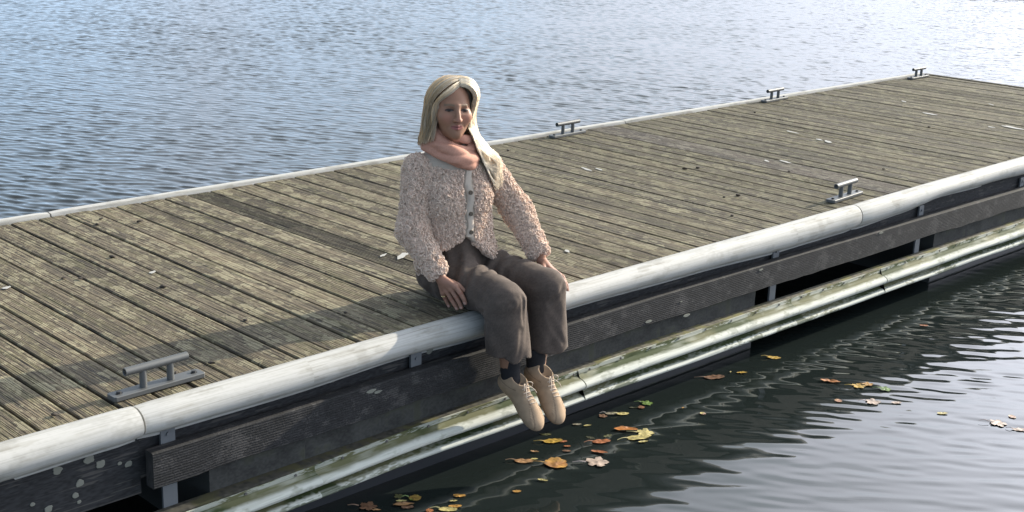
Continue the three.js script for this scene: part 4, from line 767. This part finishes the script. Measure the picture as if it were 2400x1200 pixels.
// ---------- hair ----------
{
  const R = rng(808), parts = [], tones = [];
  const scalp = skin((q) => { let d = ell(q[0], q[1] - 0.028, q[2] + 0.018, 0.083, 0.088, 0.100); return smax(smax(d, q[2] - 0.0 - 0.7 * Math.max(0, q[1] - 0.05), 0.006), -q[1] - 0.09, 0.01); }, [-0.1, -0.11, -0.135], [0.1, 0.14, 0.1], 0.004);
  scalp.applyMatrix4(new THREE.Matrix4().makeBasis(hx, hy, hz).setPosition(HEAD));
  const colour = (g, c) => { const a = new Float32Array(g.attributes.position.count * 3); for (let k = 0; k < a.length; k += 3) a.set(c, k); g.setAttribute('color', new THREE.BufferAttribute(a, 3)); return g; };
  const flat = (g) => { const q = g.index ? g.toNonIndexed() : g; for (const k of Object.keys(q.attributes)) if (!['position', 'normal', 'color'].includes(k)) q.deleteAttribute(k); return q; };
  parts.push(flat(colour(scalp, [0.50, 0.43, 0.31])));
  const push = (p, margin) => { for (let k = 0; k < 4; k++) { const a = [p.x, p.y, p.z], d = Math.min(cardiganField(a), scarfField(a)) - margin; if (d >= 0) break; const g = slope(cardiganField(a) < scarfField(a) ? cardiganField : scarfField, a, 0.004); p.x += g[0] * -d; p.y += g[1] * -d * 0.3; p.z += g[2] * -d; } return p; };
  let lock;
  for (let k = 0; k < 3900; k++) {
    const inLock = k % 13; if (!inLock) lock = { side: R() < 0.45 ? -1 : 1, tau: mix(0.68, -1.25, R() ** 1.15), layer: 0.001 + 0.016 * R() ** 1.6, wob: R() * 9, tone: 0.62 + 0.62 * R(), warm: R(), spread: R(), out: (R() - 0.5) };
    const side = lock.side, tau = Math.min(0.68, lock.tau + 0.045 * (R() - 0.5)), layer = Math.max(0, lock.layer + 0.005 * (R() - 0.5)), pts = [], wob = lock.wob + 0.8 * R();
    const frontness = step(0.05, 0.66, tau), top = 0.020 + 0.004 * (R() - 0.5);
    const stopPsi = 1.62 + 0.10 * R();
    for (let i = 0; i <= 5; i++) {
      const psi = stopPsi * i / 5, tt = tau + frontness * (side < 0 ? 0.26 * Math.sin(Math.min(psi * 2.0, 3.14)) : 0.10 * Math.sin(Math.min(psi * 2.0, 3.14)) - 0.05 * step(1.15, 1.6, psi)) - 0.12 * (i / 5) * (1 - frontness), ct = Math.cos(tt), lift = layer + 0.006 * Math.sin(psi * 2) + (i === 0 ? -0.001 : 0);
      const sx = Math.sin(psi) * ct, sy = Math.cos(psi) * ct, sz = Math.sin(tt);
      pts.push(fromHead(top * Math.cos(psi) + 0.004 * (R() - 0.5) * psi + side * sx * ((side < 0 ? 0.081 : 0.091) + lift), 0.030 + sy * (0.085 + lift), -0.018 + sz * (0.098 + lift)));
    }
    const q = toHead(pts[5].toArray()), jit = () => (R() - 0.5);
    if (side < 0) {                                             // her right: hangs straight to the shoulder
      const end = -0.090 - 0.030 * R() - 0.02 * (1 - frontness);
      for (let i = 1; i <= 4; i++) { const t = i / 4; pts.push(fromHead(q[0] - 0.010 * t + 0.007 * Math.sin(t * 4 + wob) + 0.010 * jit() * t + 0.010 * lock.out * t, mix(q[1], end, t), q[2] * (1 - 0.15 * t) - 0.006 * t + 0.010 * jit() * t)); }
    } else if (tau > -0.15) {                                   // her left: falls forward over the shoulder to the chest
      const spread = clamp(lock.spread + 0.26 * (R() - 0.5)), s = jit(), lenEnd = mix(0.46, 0.57, R() ** 1.1);
      const way = [[0.892 + 0.070 * spread + 0.01 * s, 0.705, -0.100 - 0.05 * spread], [0.908 + 0.098 * spread, 0.635, -0.080 - 0.07 * spread], [0.945 + 0.082 * spread, 0.560, -0.066 - 0.065 * spread], [0.975 + 0.066 * spread, 0.49, -0.055 - 0.05 * spread], [1.000 + 0.038 * spread + 0.01 * s, lenEnd, -0.055 - 0.025 * spread]];
      for (const [x, y, z] of way) { if (y < lenEnd) continue; pts.push(V(x + 0.006 * Math.sin(y * 40 + wob) + 0.03 * (0.7 - y) * jit(), y, z + 0.02 * (0.7 - y) * jit())); }
      const l = [way[4][0] + 0.012 * jit(), lenEnd + 0.03 * jit(), way[4][2]]; if (pts[pts.length - 1].y > l[1] + 0.01) pts.push(V(...l));
    } else for (let i = 1; i <= 4; i++) { const t = i / 4; pts.push(fromHead(q[0] * (1 + 0.08 * t) + 0.004 * Math.sin(t * 4 + wob), mix(q[1], -0.20 - 0.05 * R(), t), q[2] + 0.008 * jit())); }
    for (let i = 6; i < pts.length; i++) push(pts[i], side < 0 ? 0.005 + 0.005 * R() : 0.004 + 0.014 * R());
    const w = 0.0014 + 0.0014 * R(), sh = lock.tone + 0.22 * (R() - 0.5) + 0.25 * (layer / 0.017 - 0.4), warm = clamp(lock.warm + 0.3 * (R() - 0.5));
    parts.push(flat(colour(tube(pts, w, 0.0005, 3, 15, 0.8), [mix(0.78, 0.82, warm) * sh, mix(0.675, 0.63, warm) * sh, mix(0.53, 0.40, warm) * sh])));
  }
  tag(mesh('hair', mergeGeometries(parts), new THREE.MeshPhysicalMaterial({ vertexColors: true, roughness: 0.42, specularIntensity: 0.7 }), person), 'long straight pale blonde grey hair, parted, longer over her left shoulder');
}

renderer.render(scene, camera);
